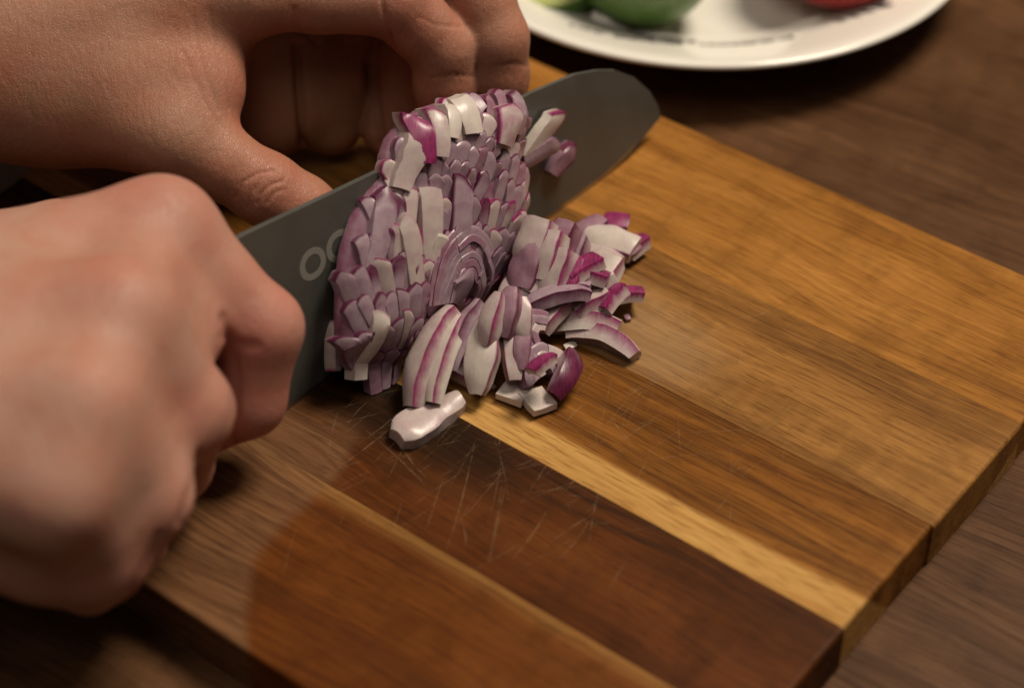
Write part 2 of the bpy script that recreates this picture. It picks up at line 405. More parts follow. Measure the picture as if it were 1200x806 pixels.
def normals(V, F):
    nrm = np.cross(V[F[:, 2]] - V[F[:, 0]], V[F[:, 3]] - V[F[:, 1]]); N_ = np.zeros_like(V)
    for k in range(4):
        for i in range(3): N_[:, i] += np.bincount(F[:, k], nrm[:, i], len(V))
    return N_ / (np.linalg.norm(N_, axis=1, keepdims=True) + 1e-12)
def seg_dist(x, y, pl):
    best = np.full(len(x), 1e9)
    for (a, b) in zip(pl[:-1], pl[1:]):
        dx, dy = b[0] - a[0], b[1] - a[1]; t = np.clip(((x - a[0]) * dx + (y - a[1]) * dy) / (dx * dx + dy * dy + 1e-9), 0, 1)
        best = np.minimum(best, np.hypot(x - a[0] - t * dx, y - a[1] - t * dy))
    return best
def skin_mat(name, tone, red, wr):
    t = NT(name); o = t.obj()
    n1 = t.noise(o, 38, 4, 0.6); n2 = t.noise(o, 150, 3, 0.6); n3 = t.noise(o, 900, 3, 0.6)
    at = t.n('ShaderNodeAttribute', attribute_name='flush')
    col = t.mix(t.mapr(n1, 0.35, 0.68), tone, tuple(a * b for a, b in zip(tone, (1.02, 0.84, 0.78))))
    col = t.mix(t.mapr(t.noise(o, 75, 3, 0.6), 0.50, 0.68, 0, 0.5), col, tuple(a * b for a, b in zip(tone, (1.06, 0.74, 0.68))))
    col = t.mix(t.mapr(n2, 0.52, 0.72, 0, 0.35), col, tuple(a * b for a, b in zip(tone, (0.80, 0.68, 0.66))))
    col = t.mix(t.mapr(n3, 0.40, 0.70, 0, 0.20), col, tuple(a * b for a, b in zip(tone, (0.72, 0.60, 0.55))))
    col = t.mix(at.outputs['Fac'], col, red)
    vo = t.n('ShaderNodeTexVoronoi', feature='DISTANCE_TO_EDGE'); t.put(vo.inputs['Vector'], t.mapping(o, (1.7, 0.6, 1.0), rot=(0, 0, .6))); vo.inputs['Scale'].default_value = 1150
    ln = t.noise(t.mapping(o, (900, 160, 420), rot=(0, 0, 0.5)), 1, 3, 0.6)
    h = t.math('ADD', t.math('MULTIPLY', t.mapr(vo.outputs[0], 0, 0.12), 0.22), t.math('MULTIPLY', ln, wr))
    h = t.math('ADD', h, t.math('MULTIPLY', n2, 0.8))
    t.set(color=col, rough=t.mapr(n3, 0.3, 0.7, 0.42, 0.58), normal=t.bump(h, 0.65, 0.00045), sss=0.22, sssr=(1.0, 0.35, 0.2), ssss=0.0035, spec=0.4)
    return t.m
def make_hand(V, F, creases, flush, mat, label, org, nm='hand'):
    N_ = normals(V, F); px, py = proj_arr(V)
    view = CAM - V; view /= np.linalg.norm(view, axis=1, keepdims=True); front = np.clip((N_ * view).sum(1) * 4, 0, 1)
    for (pl, wd, dep) in creases:
        d = seg_dist(px, py, pl); V = V - N_ * (dep * np.exp(-(d / wd) ** 2) * front)[:, None]
    fl = np.zeros(len(V))
    for (c, r, a) in flush: fl = np.maximum(fl, a * np.exp(-((np.linalg.norm(V - c, axis=1) / r) ** 2)))
    me = bpy.data.meshes.new(nm); Vl = V - org
    me.vertices.add(len(V)); me.vertices.foreach_set('co', Vl.astype(np.float32).ravel())
    me.loops.add(F.size); me.loops.foreach_set('vertex_index', F.astype(np.int32).ravel())
    me.polygons.add(len(F)); me.polygons.foreach_set('loop_start', np.arange(0, F.size, 4, dtype=np.int32)); me.polygons.foreach_set('loop_total', np.full(len(F), 4, np.int32))
    me.update(calc_edges=True); me.validate(); me.polygons.foreach_set('use_smooth', [True] * len(me.polygons))
    at = me.attributes.new('flush', 'FLOAT', 'POINT'); at.data.foreach_set('value', fl.astype(np.float32))
    o = link(nm, me, mat); o.location = org; tag(o, label, 'hand')
    return o
def proj_arr(V):
    r = V - CAM; zc = r @ Fv
    return 600 + FPX * (r @ Rv) / zc, 403 - FPX * (r @ Uv) / zc
def nail(parent, c, axis, nrm, wd, ln, mat):
    """small curved fingernail: c centre, axis towards the tip, nrm out of the finger"""
    axis = axis / np.linalg.norm(axis); nrm = nrm - axis * (nrm @ axis); nrm /= np.linalg.norm(nrm); sd = np.cross(axis, nrm)
    v, f = [], []; nu, nv = 9, 8
    for i in range(nu):
        for j in range(nv):
            a = (i / (nu - 1) * 2 - 1); b = (j / (nv - 1) * 2 - 1)
            hw = wd / 2 * (1 - 0.35 * max(0, abs(b) - 0.55) ** 1.2); ang = a * 1.0
            q = c + sd * hw * math.sin(ang) / math.sin(1.0) + axis * ln / 2 * b + nrm * (wd / 2 * (math.cos(ang) - 1) * 0.9 + 0.0004 - 0.0008 * b * b)
            v.append(q - np.array(parent.location))
    for i in range(nu - 1):
        for j in range(nv - 1): f.append((i * nv + j, (i + 1) * nv + j, (i + 1) * nv + j + 1, i * nv + j + 1))
    o = link('fingernail', mesh('fingernail', v, f, True), mat, parent)
    md = o.modifiers.new('thickness', 'SOLIDIFY'); md.thickness = 0.0005
    return o
tn = NT('nail_keratin'); tn.set(color=(0.50, 0.30, 0.23), rough=0.3, sss=0.1, ssss=0.001)

SK_L = skin_mat('skin_steadying_hand', (0.37, 0.195, 0.125), (0.36, 0.095, 0.065), 1.1)
SK_R = skin_mat('skin_knife_hand', (0.43, 0.245, 0.180), (0.43, 0.14, 0.105), 0.6)

# --- the hand that holds the onion, seen from its thumb side
iM, iP, iD, iT = P(285, -12, .070), P(463, 2, .066), P(519, 58, .050), P(526, 140, .028)
mM = iM + np.array([.006, .020, .004]); rM = iM + np.array([.000, .039, -.002]); pM = iM + np.array([-.010, .055, -.012])
mP, mD, mT = P(548, -38, .068), P(580, 45, .050), P(583, 132, .026)
rP, rD, rT = P(500, -20, .055), P(482, 72, .032), P(458, 150, .012)
pP, pD, pT = P(425, -5, .046), P(402, 80, .028), P(388, 146, .012)
W0, W1 = P(-130, 62, .058), P(-520, 70, .085)
tC, tM, tI, tT = P(55, 112, .044), P(205, 158, .042), P(312, 222, .028), P(392, 270, .015)
lo = np.minimum.reduce([W1, tT, iT, W0, pM]) - .035; hi = np.maximum.reduce([mP, mT, pM, W1, iM, rT]) + .035
lo[2] = -0.006
fld = Field(lo, hi, 0.00078)
palm = fld.new()
fld.cap(palm, W1, W0, .034, .026, .012)
fld.cap(palm, W0 + [0, .012, 0], mM, .024, .0125, .012)
fld.cap(palm, W0, iM, .023, .0130, .012)
fld.cap(palm, W0 + [0, .02, -.004], rM, .022, .0125, .012)
fld.cap(palm, W0 + [0, .03, -.012], pM, .020, .0120, .012)
fld.cap(palm, W0 + [.01, .0, -.01], tC, .022, .0185, .014)
fld.cap(palm, tC, tM, .0185, .0128, .012)
# muscle and web between thumb and forefinger
mid1 = (tM + iM) / 2
fld.cap(palm, P(30, 70, .052), P(215, 85, .053), .021, .0115, .012)
fld.cap(palm, P(225, 120, .046), P(262, 40, .058), .0068, .0068, .010)
fld.cap(palm, P(262, 128, .036), P(282, 55, .050), .0035, .0035, .008)
fld.cap(palm, P(150, 100, .050), P(245, 110, .048), .014, .0080, .012)
fld.cap(palm, P(300, 10, .050), P(322, 138, .018), .0135, .0120, .008)      # heel of the palm seen through the gap
fld.cap(palm, P(352, 0, .050), P(360, 120, .022), .0100, .0100, .006)
th = fld.new(); fld.chain(th, [(tM, .0120), ((tM + tI) / 2, .0103), (tI, .0104), ((tI + tT) / 2, .0101), (tT, .0085)], .003)
fi = fld.new(); fld.chain(fi, [(iM, .0122), ((iM + iP) / 2, .0106), (iP, .0104), ((iP + iD) / 2, .0096), (iD, .0096), ((iD + iT) / 2, .0094), (iT, .0082)], .003)
fm = fld.new(); fld.chain(fm, [(mM, .0122), ((mM + mP) / 2, .0108), (mP, .0106), ((mP + mD) / 2, .0098), (mD, .0098), ((mD + mT) / 2, .0096), (mT, .0084)], .003)
fr = fld.new(); fld.chain(fr, [(rM, .0118), ((rM + rP) / 2, .0102), (rP, .0105), (rD, .0104), (rT, .0094)], .003)
fp = fld.new(); fld.chain(fp, [(pM, .0108), ((pM + pP) / 2, .0090), (pP, .0102), (pD, .0108), (pT, .0098)], .003)
fing = smin(smin(fi, fm, .0012), smin(fr, fp, .0012), .0012)
f = smin(palm, fing, .006); f = smin(f, th, .006)
V, F = surface_nets(f, fld.org, fld.h); V = smooth_mesh(V, F, 4)
del palm, th, fi, fm, fr, fp, fing, f
crL = [([(446, -5), (451, 20), (458, 38), (462, 58)], 2.0, .0008), ([(276, 232), (284, 214), (302, 203), (322, 200)], 1.4, .00055), ([(300, 240), (306, 226), (318, 216), (332, 212)], 1.6, .0006),
       ([(290, 244), (292, 230), (300, 218)], 1.5, .0006), ([(312, 238), (322, 226), (334, 222)], 1.3, .00045),
       ([(226, 20), (232, 55), (243, 95), (256, 130)], 2.6, .00028), ([(244, 10), (252, 50), (262, 90), (268, 128)], 2.2, .00024), ([(215, 60), (228, 95), (246, 130), (262, 152)], 2.2, .00024),
       ([(490, 20), (512, 30), (540, 32)], 1.6, .0003), ([(505, 92), (530, 88), (556, 90)], 1.6, .0003), ([(580, 78), (600, 74), (618, 78)], 1.6, .0003),
       ([(345, 10), (352, 35), (372, 52)], 2.4, .0006), ([(349, 55), (351, 110), (357, 178)], 5, .0030), ([(434, 75), (438, 120), (447, 170)], 5, .0026)]
for i in range(26):                       # fine skin lines on the back of the hand
    x0 = random.uniform(20, 250); y0 = random.uniform(5, 150); L = random.uniform(14, 40); an = random.gauss(1.25, 0.35)
    crL.append(([(x0, y0), (x0 + L * math.cos(an), y0 + L * math.sin(an))], random.uniform(1.0, 1.8), random.uniform(.00005, .00013)))
fl = [(iP, .018, .55), (tI, .014, .6), (iT, .018, .6), (mT, .018, .6), (tT, .016, .5), (P(265, 110, .045), .018, .6), (mD, .012, .3), (iD, .012, .3)]
handL = make_hand(V, F, crL, fl, SK_L, 'hand with thumb and curled fingers steadying the onion behind the knife blade', W0)
nail(handL, tT + np.array([.004, -.004, .0075]) - (tT - tI) * .12, tT - tI, np.array([.1, -.45, .8]), .0125, .0135, tn.m)
nail(handL, iT + np.array([.0068, .0035, .0015]) - (iT - iD) * .1, iT - iD, np.array([.9, .45, .2]), .0110, .0115, tn.m)
nail(handL, mT + np.array([.0070, .0035, .0015]) - (mT - mD) * .1, mT - mD, np.array([.9, .45, .2]), .0110, .0115, tn.m)

# --- the fist round the knife handle
jM = dict(i=P(188, 276, .066), m=P(138, 375, .072), r=P(94, 480, .068), p=P(62, 578, .058))
jP = dict(i=P(306, 384, .042), m=P(223, 480, .047), r=P(172, 580, .042), p=P(122, 650, .033))
jD = dict(i=P(290, 468, .023), m=P(205, 545, .019), r=P(150, 632, .015), p=P(104, 680, .013))
jT = dict(i=P(236, 498, .015), m=P(140, 545, .012), r=P(90, 620, .012), p=P(60, 660, .012))
rw = dict(i=(.0128, .0107, .0098, .0085), m=(.0130, .0101, .0094, .0085), r=(.0125, .0100, .0092, .0082), p=(.0115, .0088, .0080, .0072))
V0, V1 = P(-190, 425, .066), P(-640, 470, .09)
lo = np.minimum.reduce([V1, jP['p'], V0]) - .04; hi = np.maximum.reduce([jM['i'], jP['i'], V1, V0]) + .04; lo[2] = -.004
fld = Field(lo, hi, 0.00105)
palm = fld.new()
fld.cap(palm, V1, V0, .034, .027, .012)
for k, dy in (('i', .010), ('m', .003), ('r', -.006), ('p', -.014)):
    fld.cap(palm, V0 + [0, dy, -.002], jM[k], .0235, rw[k][0] + .0012, .012)
fld.cap(palm, V0 + [.01, -.018, -.022], P(70, 628, .032), .019, .0145, .012)     # outer edge of the palm
fld.cap(palm, P(60, 628, .032), P(118, 640, .030), .0145, .0105, .010)
fld.cap(palm, V0 + [.02, .01, -.02], P(120, 400, .045), .022, .016, .012)
fg = None
for k in 'imrp':
    a = fld.new(); r_ = rw[k]
    fld.chain(a, [(jM[k], r_[0]), ((jM[k] + jP[k]) / 2, (r_[0] + r_[1]) / 2 - .0004), (jP[k], r_[1]), (jD[k], r_[2]), (jT[k], r_[3])], .003)
    fg = a if fg is None else smin(fg, a, .0065)
for a_, b_ in ('im', 'mr', 'rp'):
    fld.cap(palm, (jM[a_] + jM[b_]) / 2 + [0, 0, -.001], .5 * (.42 * jM[a_] + .58 * jP[a_] + .42 * jM[b_] + .58 * jP[b_]) + [-.002, 0, -.002], .0118, .0098, .008)
    fld.cap(palm, jP[a_] + [-.004, 0, 0], jP[b_] + [-.004, 0, 0], .0088, .0080, .006) if a_ != 'i' else None
f = smin(palm, fg, .009)
t_ = fld.new(); fld.chain(t_, [(P(-60, 330, .045), .017), (P(70, 290, .040), .0125), (P(170, 296, .036), .0108), (P(238, 318, .034), .0090)], .003)
f = smin(f, t_, .004)
V, F = surface_nets(f, fld.org, fld.h); V = smooth_mesh(V, F, 5)
del palm, fg, f, t_
crR = [([(262, 372), (272, 400), (277, 450), (275, 520)], 5, .0011), ([(234, 530), (226, 570), (210, 612)], 4.5, .0008), ([(186, 626), (170, 660), (152, 694)], 4, .0007), ([(262, 395), (275, 404), (300, 405)], 6, .0006)]
fl = [(jP['i'] + [.004, 0, .008], .016, .5), (jM['i'] + [0, 0, .012], .022, .45), (jM['m'] + [0, 0, .012], .02, .25), (P(285, 410, .045), .014, .8), (jD['i'], .02, .7), (jP['m'], .016, .4), (jP['r'], .014, .35), (jP['p'], .016, .4)]
handR = make_hand(V, F, crR, fl, SK_R, 'fist gripping the knife handle, knuckles towards the viewer, out of focus in front', V0)

# ------------------------------------------------------------------ onion
def onion_mat(name, flesh, tint, purple):
    t = NT(name); o = t.obj(); at = t.n('ShaderNodeAttribute', attribute_name='peel').outputs['Fac']
    n1 = t.noise(o, 260, 3, 0.6); n2 = t.noise(t.mapping(o, (1500, 300, 300)), 1, 2, 0.6)
    base = t.mix(t.mapr(n1, 0.35, 0.65), flesh, tint)
    base = t.mix(t.mapr(n2, 0.5, 0.75, 0, 0.3), base, tuple(min(1, c * 1.12) for c in flesh))
    a = t.math('ADD', at, t.math('MULTIPLY', t.math('SUBTRACT', n1, 0.5), 0.35))
    pc = t.mix(t.mapr(n2, 0.35, 0.7), purple, tuple(c * 1.9 for c in purple))
    col = t.mix(t.mapr(a, 0.28, 0.82), base, pc)
    t.set(color=col, rough=t.mapr(n1, 0.3, 0.7, 0.32, 0.50), normal=t.bump(t.math('ADD', n1, n2), 0.25, 0.0003), sss=0.22, sssr=(1, 0.7, 0.78), ssss=0.0012, spec=0.45, coat=0.18, coatr=0.2)
    return t.m
M_on = [onion_mat('onion_lilac', (0.33, 0.245, 0.275), (0.255, 0.15, 0.20), (0.070, 0.010, 0.034)),
        onion_mat('onion_pale', (0.46, 0.385, 0.355), (0.40, 0.29, 0.295), (0.150, 0.012, 0.064)),
        onion_mat('onion_white', (0.56, 0.50, 0.44), (0.50, 0.415, 0.385), (0.16, 0.016, 0.07)),
        onion_mat('onion_rose', (0.295, 0.175, 0.215), (0.22, 0.095, 0.145), (0.075, 0.007, 0.030))]
def grid_block(name, fr, bk, pl, mat, org):
    """block from a front grid, a back grid (same shape) and peel values; origin org"""
    nu, nv = fr.shape[:2]; v, f, p = [], [], []
    def sheet(G, pe, flip):
        b = len(v)
        for i in range(nu):
            for j in range(nv): v.append(G[i, j]); p.append(pe[i, j])
        for i in range(nu - 1):
            for j in range(nv - 1):
                q = (b + i * nv + j, b + (i + 1) * nv + j, b + (i + 1) * nv + j + 1, b + i * nv + j + 1); f.append(q[::-1] if flip else q)
    sheet(fr, pl[0], False); sheet(bk, pl[1], True)
    n = nu * nv
    def rim(ids, flip):
        for a, c in zip(ids[:-1], ids[1:]):
            q = (a, c, n + c, n + a); f.append(q if flip else q[::-1])
    rim([i * nv for i in range(nu)], False); rim([i * nv + nv - 1 for i in range(nu)], True)
    rim(list(range(nv)), True); rim([(nu - 1) * nv + j for j in range(nv)], False)
    me = bpy.data.meshes.new(name); me.from_pydata([tuple(map(float, np.asarray(q) - org)) for q in v], [], f)
    bm = bmesh.new(); bm.from_mesh(me); bmesh.ops.recalc_face_normals(bm, faces=bm.faces); bm.to_mesh(me); bm.free()
    me.polygons.foreach_set('use_smooth', [True] * len(me.polygons)); me.set_sharp_from_angle(angle=math.radians(28))
    at = me.attributes.new('peel', 'FLOAT', 'POINT'); at.data.foreach_set('value', [float(x) for x in p])
    o = link(name, me, mat); o.location = org
    return o
def in_poly(x, y, pg):
    c = False; j = len(pg) - 1
    for i in range(len(pg)):
        if (pg[i][1] > y) != (pg[j][1] > y) and x < (pg[j][0] - pg[i][0]) * (y - pg[i][1]) / (pg[j][1] - pg[i][1]) + pg[i][0]: c = not c
        j = i
    return c
# the heap leans on the blade: its face runs from the blade's back down to the board
def slope_pt(px, py, foot, lift=0.0):
    """where the sight line through a place meets the face of the heap (foot = how far the face stands off the blade at the board)"""
    d = Fv + Rv * (px - 600) / FPX - Uv * (py - 403) / FPX
    if isinstance(foot, tuple): a0, upv = foot
    else:
        a0 = KB + side * foot; top = K(0, .056, .0065); upv = top - a0
    nn = np.cross(kd, upv); nn /= np.linalg.norm(nn)
    if nn @ side < 0: nn = -nn
    a0 = a0 + nn * lift
    return CAM + d * (((a0 - CAM) @ nn) / (d @ nn)), nn
def smooth_jit(q, amp, fr):
    v = mn.noise_vector(Vector((q[0] * fr, q[1] * fr, q[2] * fr))); return np.array(v) * amp
def fan(center, plane, rad, squash, pitch, strip, poly, lean, label, group, mats, thick=.006, tilt=.0008, jit=.0005, off=0.5, over=.7, dome=.35, fanout=0.0, peelk=1.0):
    """scales of an onion slice: rings about the centre (photo place) cut by strips; only those that fall inside poly"""
    C0, nn = slope_pt(*center, plane); ax = kd * math.cos(lean) + np.cross(nn, kd) * math.sin(lean); ay = np.cross(nn, ax)
    nr = int(rad / pitch) + 1; ns = int(rad / strip) + 1; cnt = 0; nu, nv = 7, 7
    for sj in range(-ns, ns + 1):
        for ri in range(nr):
            R1 = pitch * (ri + off + .25 * (sj % 2)) + rng.normal(0, pitch * .08); xm = strip * sj + rng.normal(0, strip * .06)
            if abs(xm) > R1 * .985: continue
            yt = math.sqrt(R1 ** 2 - xm ** 2) * squash; hgt = pitch * squash * (1 + over) * rng.uniform(.85, 1.2); wd = strip * rng.uniform(.84, 1.12)
            slope = -xm / math.sqrt(max(R1 ** 2 - xm ** 2, (R1 * .3) ** 2)) * squash
            slope = max(-1.2, min(1.2, slope)) * .7
            fa = fanout * xm
            w3 = C0 + ax * (xm + fa * yt) + ay * (yt - hgt * .35); u, v_ = proj(w3)
            if not in_poly(u, v_, poly) or w3[2] < .0025: continue
            rows = np.array([0, .3, .58, .76, .88, .95, 1.0]); jn = rng.normal(0, jit); rz = rng.normal(0, .06) - fa; tl = tilt * rng.uniform(.5, 1.6); tx = rng.normal(0, .0007)
            fr = np.zeros((nu, nv, 3)); bk = np.zeros((nu, nv, 3)); pf = np.zeros((nu, nv)); pb = np.zeros((nu, nv)); pr = rng.uniform(.55, 1.15) * peelk; sidep = rng.uniform(0, .75) * peelk; sgn = 1 if xm > 0 else -1
            for i in range(nu):
                b = (i / (nu - 1)) * 2 - 1
                for j in range(nv):
                    q = rows[j]; x = b * wd / 2 * (1 - .12 * q); top = slope * x - dome * strip * (abs(b) ** 2.2)
                    y = -hgt * (1 - q) + top * q
                    X = x * math.cos(rz) - y * math.sin(rz); Y = x * math.sin(rz) + y * math.cos(rz)
                    n_ = jn + tl * (q * 2 - 1) + tx * b - .0005 * b * b - .0007 * max(0, q - .75) * 4
                    base = C0 + ax * (xm + fa * yt + X) + ay * (yt + Y); base = base + smooth_jit(base, .0004, 260)
                    fr[i, j] = base + nn * n_; bk[i, j] = base + nn * (n_ - thick)
                    e = max(0, sgn * b - .55) / .45
                    pf[i, j] = max((0.12, 0.05, 0.02, 0.03, 0.10, 0.26, 0.70)[j] * pr, sidep * e * e)
                    pb[i, j] = (0.1, 0, 0, 0, .1, .3, .5)[j] * pr
            if rng.random() < .08 * peelk: pf[:, 3:] += rng.uniform(.2, .5)
            o = grid_block('onion_piece', fr, bk, (pf, pb), mats[int(rng.integers(len(mats)))], w3)
            tag(o, label, 'onion piece', group); cnt += 1
    return cnt
def arches(center, plane, radii, squash, a0, a1, lean, label, group, mats, lift, step):
    """thin nested arches of the layers round the core"""
    C0, nn = slope_pt(*center, plane); ax = kd * math.cos(lean) + np.cross(nn, kd) * math.sin(lean); ay = np.cross(nn, ax); cnt = 0
    for k, (r0, r1) in enumerate(zip(radii[:-1], radii[1:])):
        cut = [a0, a0 + (a1 - a0) * rng.uniform(.25, .42), a0 + (a1 - a0) * rng.uniform(.55, .75), a1]
        for c0, c1 in zip(cut[:-1], cut[1:]):
            nu, nv = 13, 6; jz = rng.normal(0, .00035); fr = np.zeros((nu, nv, 3)); bk = fr.copy(); pf = np.zeros((nu, nv)); pb = pf.copy(); n0_ = lift - step * k + rng.normal(0, .0003)
            for i in range(nu):
                a = c0 + (c1 - c0) * (i / (nu - 1)) ; a = a + .012 * (1 if i == 0 else -1 if i == nu - 1 else 0)
                for j in range(nv):
                    q = (0, .3, .6, .82, .94, 1)[j]; r = r0 + (r1 - r0 * .995) * q; r = r * (1 + .10 * mn.noise(Vector((a * 1.6, k * .25, 0))))
                    base = C0 + ax * r * math.cos(a) + ay * r * math.sin(a) * squash; base = base + smooth_jit(base, .0003, 300)
                    n_ = n0_ + jz * .5 - .0003 * max(0, q - .85) * 6
                    n_ += float(swell(base[None])[0]) if plane == HP else 0.0
                    fr[i, j] = base + nn * n_; bk[i, j] = base + nn * (n_ - .004); pf[i, j] = (.20, .06, .03, .05, .20, .75)[j] * rng.uniform(.8, 1.1); pb[i, j] = pf[i, j]
            w3 = fr[nu // 2, nv // 2].copy()
            if w3[2] < .002 or (plane == HP and k > 1 and rng.random() < .2): continue
            tag(grid_block('onion_piece', fr, bk, (pf, pb), mats[int(rng.integers(len(mats)))], w3), (label if group else label + ', ' + ('inner', 'middle', 'outer')[min(2, k)] + ' layer, ' + ('right', 'top', 'left')[cut.index(c0)] + ' third'), 'onion piece', group); cnt += 1
    return cnt
from mathutils import noise as mn
def vslope(px, py, deg):
    a0 = P(px, py, 0); d = math.radians(deg); return (a0, -side * math.cos(d) + np.array([0, 0, 1.0]) * math.sin(d))
heart = [(486, 345), (490, 285), (505, 240), (545, 205), (575, 190), (600, 160), (628, 160), (638, 215), (634, 262), (610, 300), (590, 330), (545, 300)]
petal = [(398, 425), (402, 330), (422, 268), (450, 210), (488, 222), (510, 262), (512, 305), (495, 345), (492, 430)]
crest = [(460, 212), (466, 165), (486, 138), (515, 118), (560, 108), (602, 104), (646, 124), (628, 165), (590, 200), (545, 236), (505, 230), (480, 228)]
stack = [(598, 342), (602, 308), (618, 270), (645, 254), (672, 282), (676, 325), (652, 350), (618, 352)]
HEAP = [(411, 416), (410, 380), (411, 335), (416, 295), (428, 258), (448, 224), (462, 208), (463, 182), (471, 160), (488, 139), (510, 124), (545, 113), (577, 108), (606, 104), (628, 112), (642, 128), (638, 150), (630, 176),
        (634, 205), (638, 236), (634, 266), (618, 300), (597, 335), (562, 370), (522, 402), (480, 424)]
HA = np.array(HEAP, float); HB = np.roll(HA, -1, 0)
def swell(W3):
    """how far the rounded heap stands out from its flat face, for points (n, 3)"""
    px, py = proj_arr(W3); best = np.full(len(px), 1e9)
    for a, b in zip(HA, HB):
        dx, dy = b - a; t = np.clip(((px - a[0]) * dx + (py - a[1]) * dy) / (dx * dx + dy * dy), 0, 1)
        best = np.minimum(best, np.hypot(px - a[0] - t * dx, py - a[1] - t * dy))
    ins = np.array([1.0 if in_poly(x, y, HEAP) else -1.0 for x, y in zip(px, py)])
    return -.0058 + .0088 * (1 - np.exp(-np.maximum(best * ins, -4) / 30.0))
def body(plane, mat, label):
    nn = slope_pt(*HEAP[0], plane)[1]; ring = np.array([slope_pt(*p, plane)[0] for p in HEAP]); cen = ring.mean(0); v, f = [], []; n = len(ring)
    for sc, back in ((.97, 1), (.97, 0), (.90, 0), (.78, 0), (.6, 0), (.35, 0)):
        q = cen + (ring - cen) * sc
        q = q + nn * (np.full(n, -.0085) if back else swell(q) - .0016)[:, None]; q[:, 2] = np.maximum(q[:, 2], .0004); v += list(q)
    v.append(cen + nn * (swell(cen[None])[0] - .0016))
    for L_ in range(5):
        for k in range(n): f.append((L_ * n + k, L_ * n + (k + 1) % n, (L_ + 1) * n + (k + 1) % n, (L_ + 1) * n + k))
    for k in range(n): f.append((5 * n + k, 5 * n + (k + 1) % n, 6 * n))
    f.append(tuple(range(n))[::-1])
    me = mesh('onion_half', [q - cen for q in v], f); bm = bmesh.new(); bm.from_mesh(me); bmesh.ops.recalc_face_normals(bm, faces=bm.faces); bm.to_mesh(me); bm.free()
    me.polygons.foreach_set('use_smooth', [True] * len(me.polygons)); me.set_sharp_from_angle(angle=R_(60))
    at = me.attributes.new('peel', 'FLOAT', 'POINT'); at.data.foreach_set('value', [.5] * len(v))
    o = link('onion_half', me, mat); o.location = cen; tag(o, label, 'onion')
R_ = math.radians
HP = .024
body(HP, M_on[3], 'chopped onion half standing against the blade, under the loose strips and scales')
def scales(center, poly, pitch, wid, longf, label, group, weights, tip=.0007, thick=.0030, fleck=.06, lop=.5, rmin=1):
    """dice of the cut half as they still cling together: tips of each ring lap over the feet of the ring outside it"""
    C0, nn = slope_pt(*center, HP); ay = np.cross(nn, kd); ay = ay if ay[2] > 0 else -ay; cnt = 0; nu, nv = 9, 9
    bb = np.linspace(-1, 1, nu)[:, None]; rows = np.array([0, .25, .5, .68, .80, .89, .945, .98, 1.0])[None, :]
    for k in range(rmin, 40):
        r = pitch * (k + .35); st = wid / r; m = int(R_(100) / st) + 1
        for t in range(-m, m + 1):
            an = (t + (.5 if k % 2 else 0)) * st + rng.normal(0, st * .10); rr = r + rng.normal(0, pitch * .13)
            rad = kd * math.sin(an) + ay * math.cos(an); tan = kd * math.cos(an) - ay * math.sin(an)
            w3 = C0 + rad * (rr - pitch * .45); u, v_ = proj(w3)
            if not in_poly(u, v_, poly): continue
            ut, vt = proj(C0 + rad * (rr - pitch * .09))
            if not in_poly(ut, vt, HEAP): continue
            W_ = wid * rng.uniform(.92, 1.22); L = pitch * longf * rng.uniform(.9, 1.15); pk = rng.uniform(-lop, lop); pw = rng.uniform(1.3, 2.2); dm = rng.uniform(.40, .75); sk = rng.normal(0, .16); rz = rng.normal(0, .07)
            y = -L * (1 - rows) - dm * W_ * (np.abs(bb - pk) / (1 + abs(pk))) ** pw * np.clip((rows - .35) / .65, 0, 1)
            x = bb * W_ / 2 * (.86 + .16 * rows) + sk * W_ * (rows - .5) + 0 * y
            X, Y = x * math.cos(rz) - y * math.sin(rz), x * math.sin(rz) + y * math.cos(rz)
            base = C0 + rad * rr + X[..., None] * tan + Y[..., None] * rad; fl = base.reshape(-1, 3)
            sw = swell(fl).reshape(nu, nv); jn = rng.normal(0, .00022); tx = rng.normal(0, .00035)
            n_ = sw + jn - .0013 * (1 - rows) ** 1.2 + tip * rows + tx * bb - .0003 * bb * bb - .0004 * np.clip(rows - .9, 0, 1) * 10
            fr = base + n_[..., None] * nn; bk = base + (n_ - thick)[..., None] * nn
            fr[..., 2] = np.maximum(fr[..., 2], .0004); bk[..., 2] = np.maximum(bk[..., 2], .0002)
            pr = rng.uniform(.75, 1.2); sg = rng.choice((-1, 1)); sp = rng.uniform(.3, 1.0)
            pf = np.maximum(np.array((.16, .08, .04, .03, .05, .10, .30, .85, 1.1))[None, :] * pr + 0 * bb, sp * (np.clip(sg * bb - .62, 0, 1) / .38) ** 1.3 + 0 * rows)
            if rng.random() < fleck: pf = pf + rng.uniform(.25, .8) * np.clip((rows - .3) / .5, 0, 1)
            pb = pf * .3
            c = fr[nu // 2, nv // 2].copy()
            tag(grid_block('onion_piece', fr, bk, (pf, pb), M_on[int(rng.choice(4, p=weights))], c), label, 'onion piece', group); cnt += 1
    return cnt
ZL = [(396, 424), (400, 330), (420, 262), (450, 218), (472, 214), (500, 268), (506, 300), (490, 340), (492, 426)]
ZR = [(490, 425), (490, 340), (506, 300), (500, 262), (528, 232), (560, 222), (600, 190), (628, 172), (640, 205), (642, 262), (620, 302), (596, 338), (560, 372)]
ZC = [(460, 215), (462, 180), (470, 158), (488, 137), (545, 110), (606, 102), (646, 122), (630, 172), (600, 190), (560, 222), (528, 234), (500, 262), (472, 216)]
grpL = 'upright onion strips next to the etched letters'; grpR = 'round-topped onion strips right of the core'; grpC = 'onion scales in the crest below the fingertips'
c1 = scales((492, 560), ZL, .0086, .0037, 1.5, 'x', grpL, (.58, .22, .05, .15), fleck=.2, lop=.8)
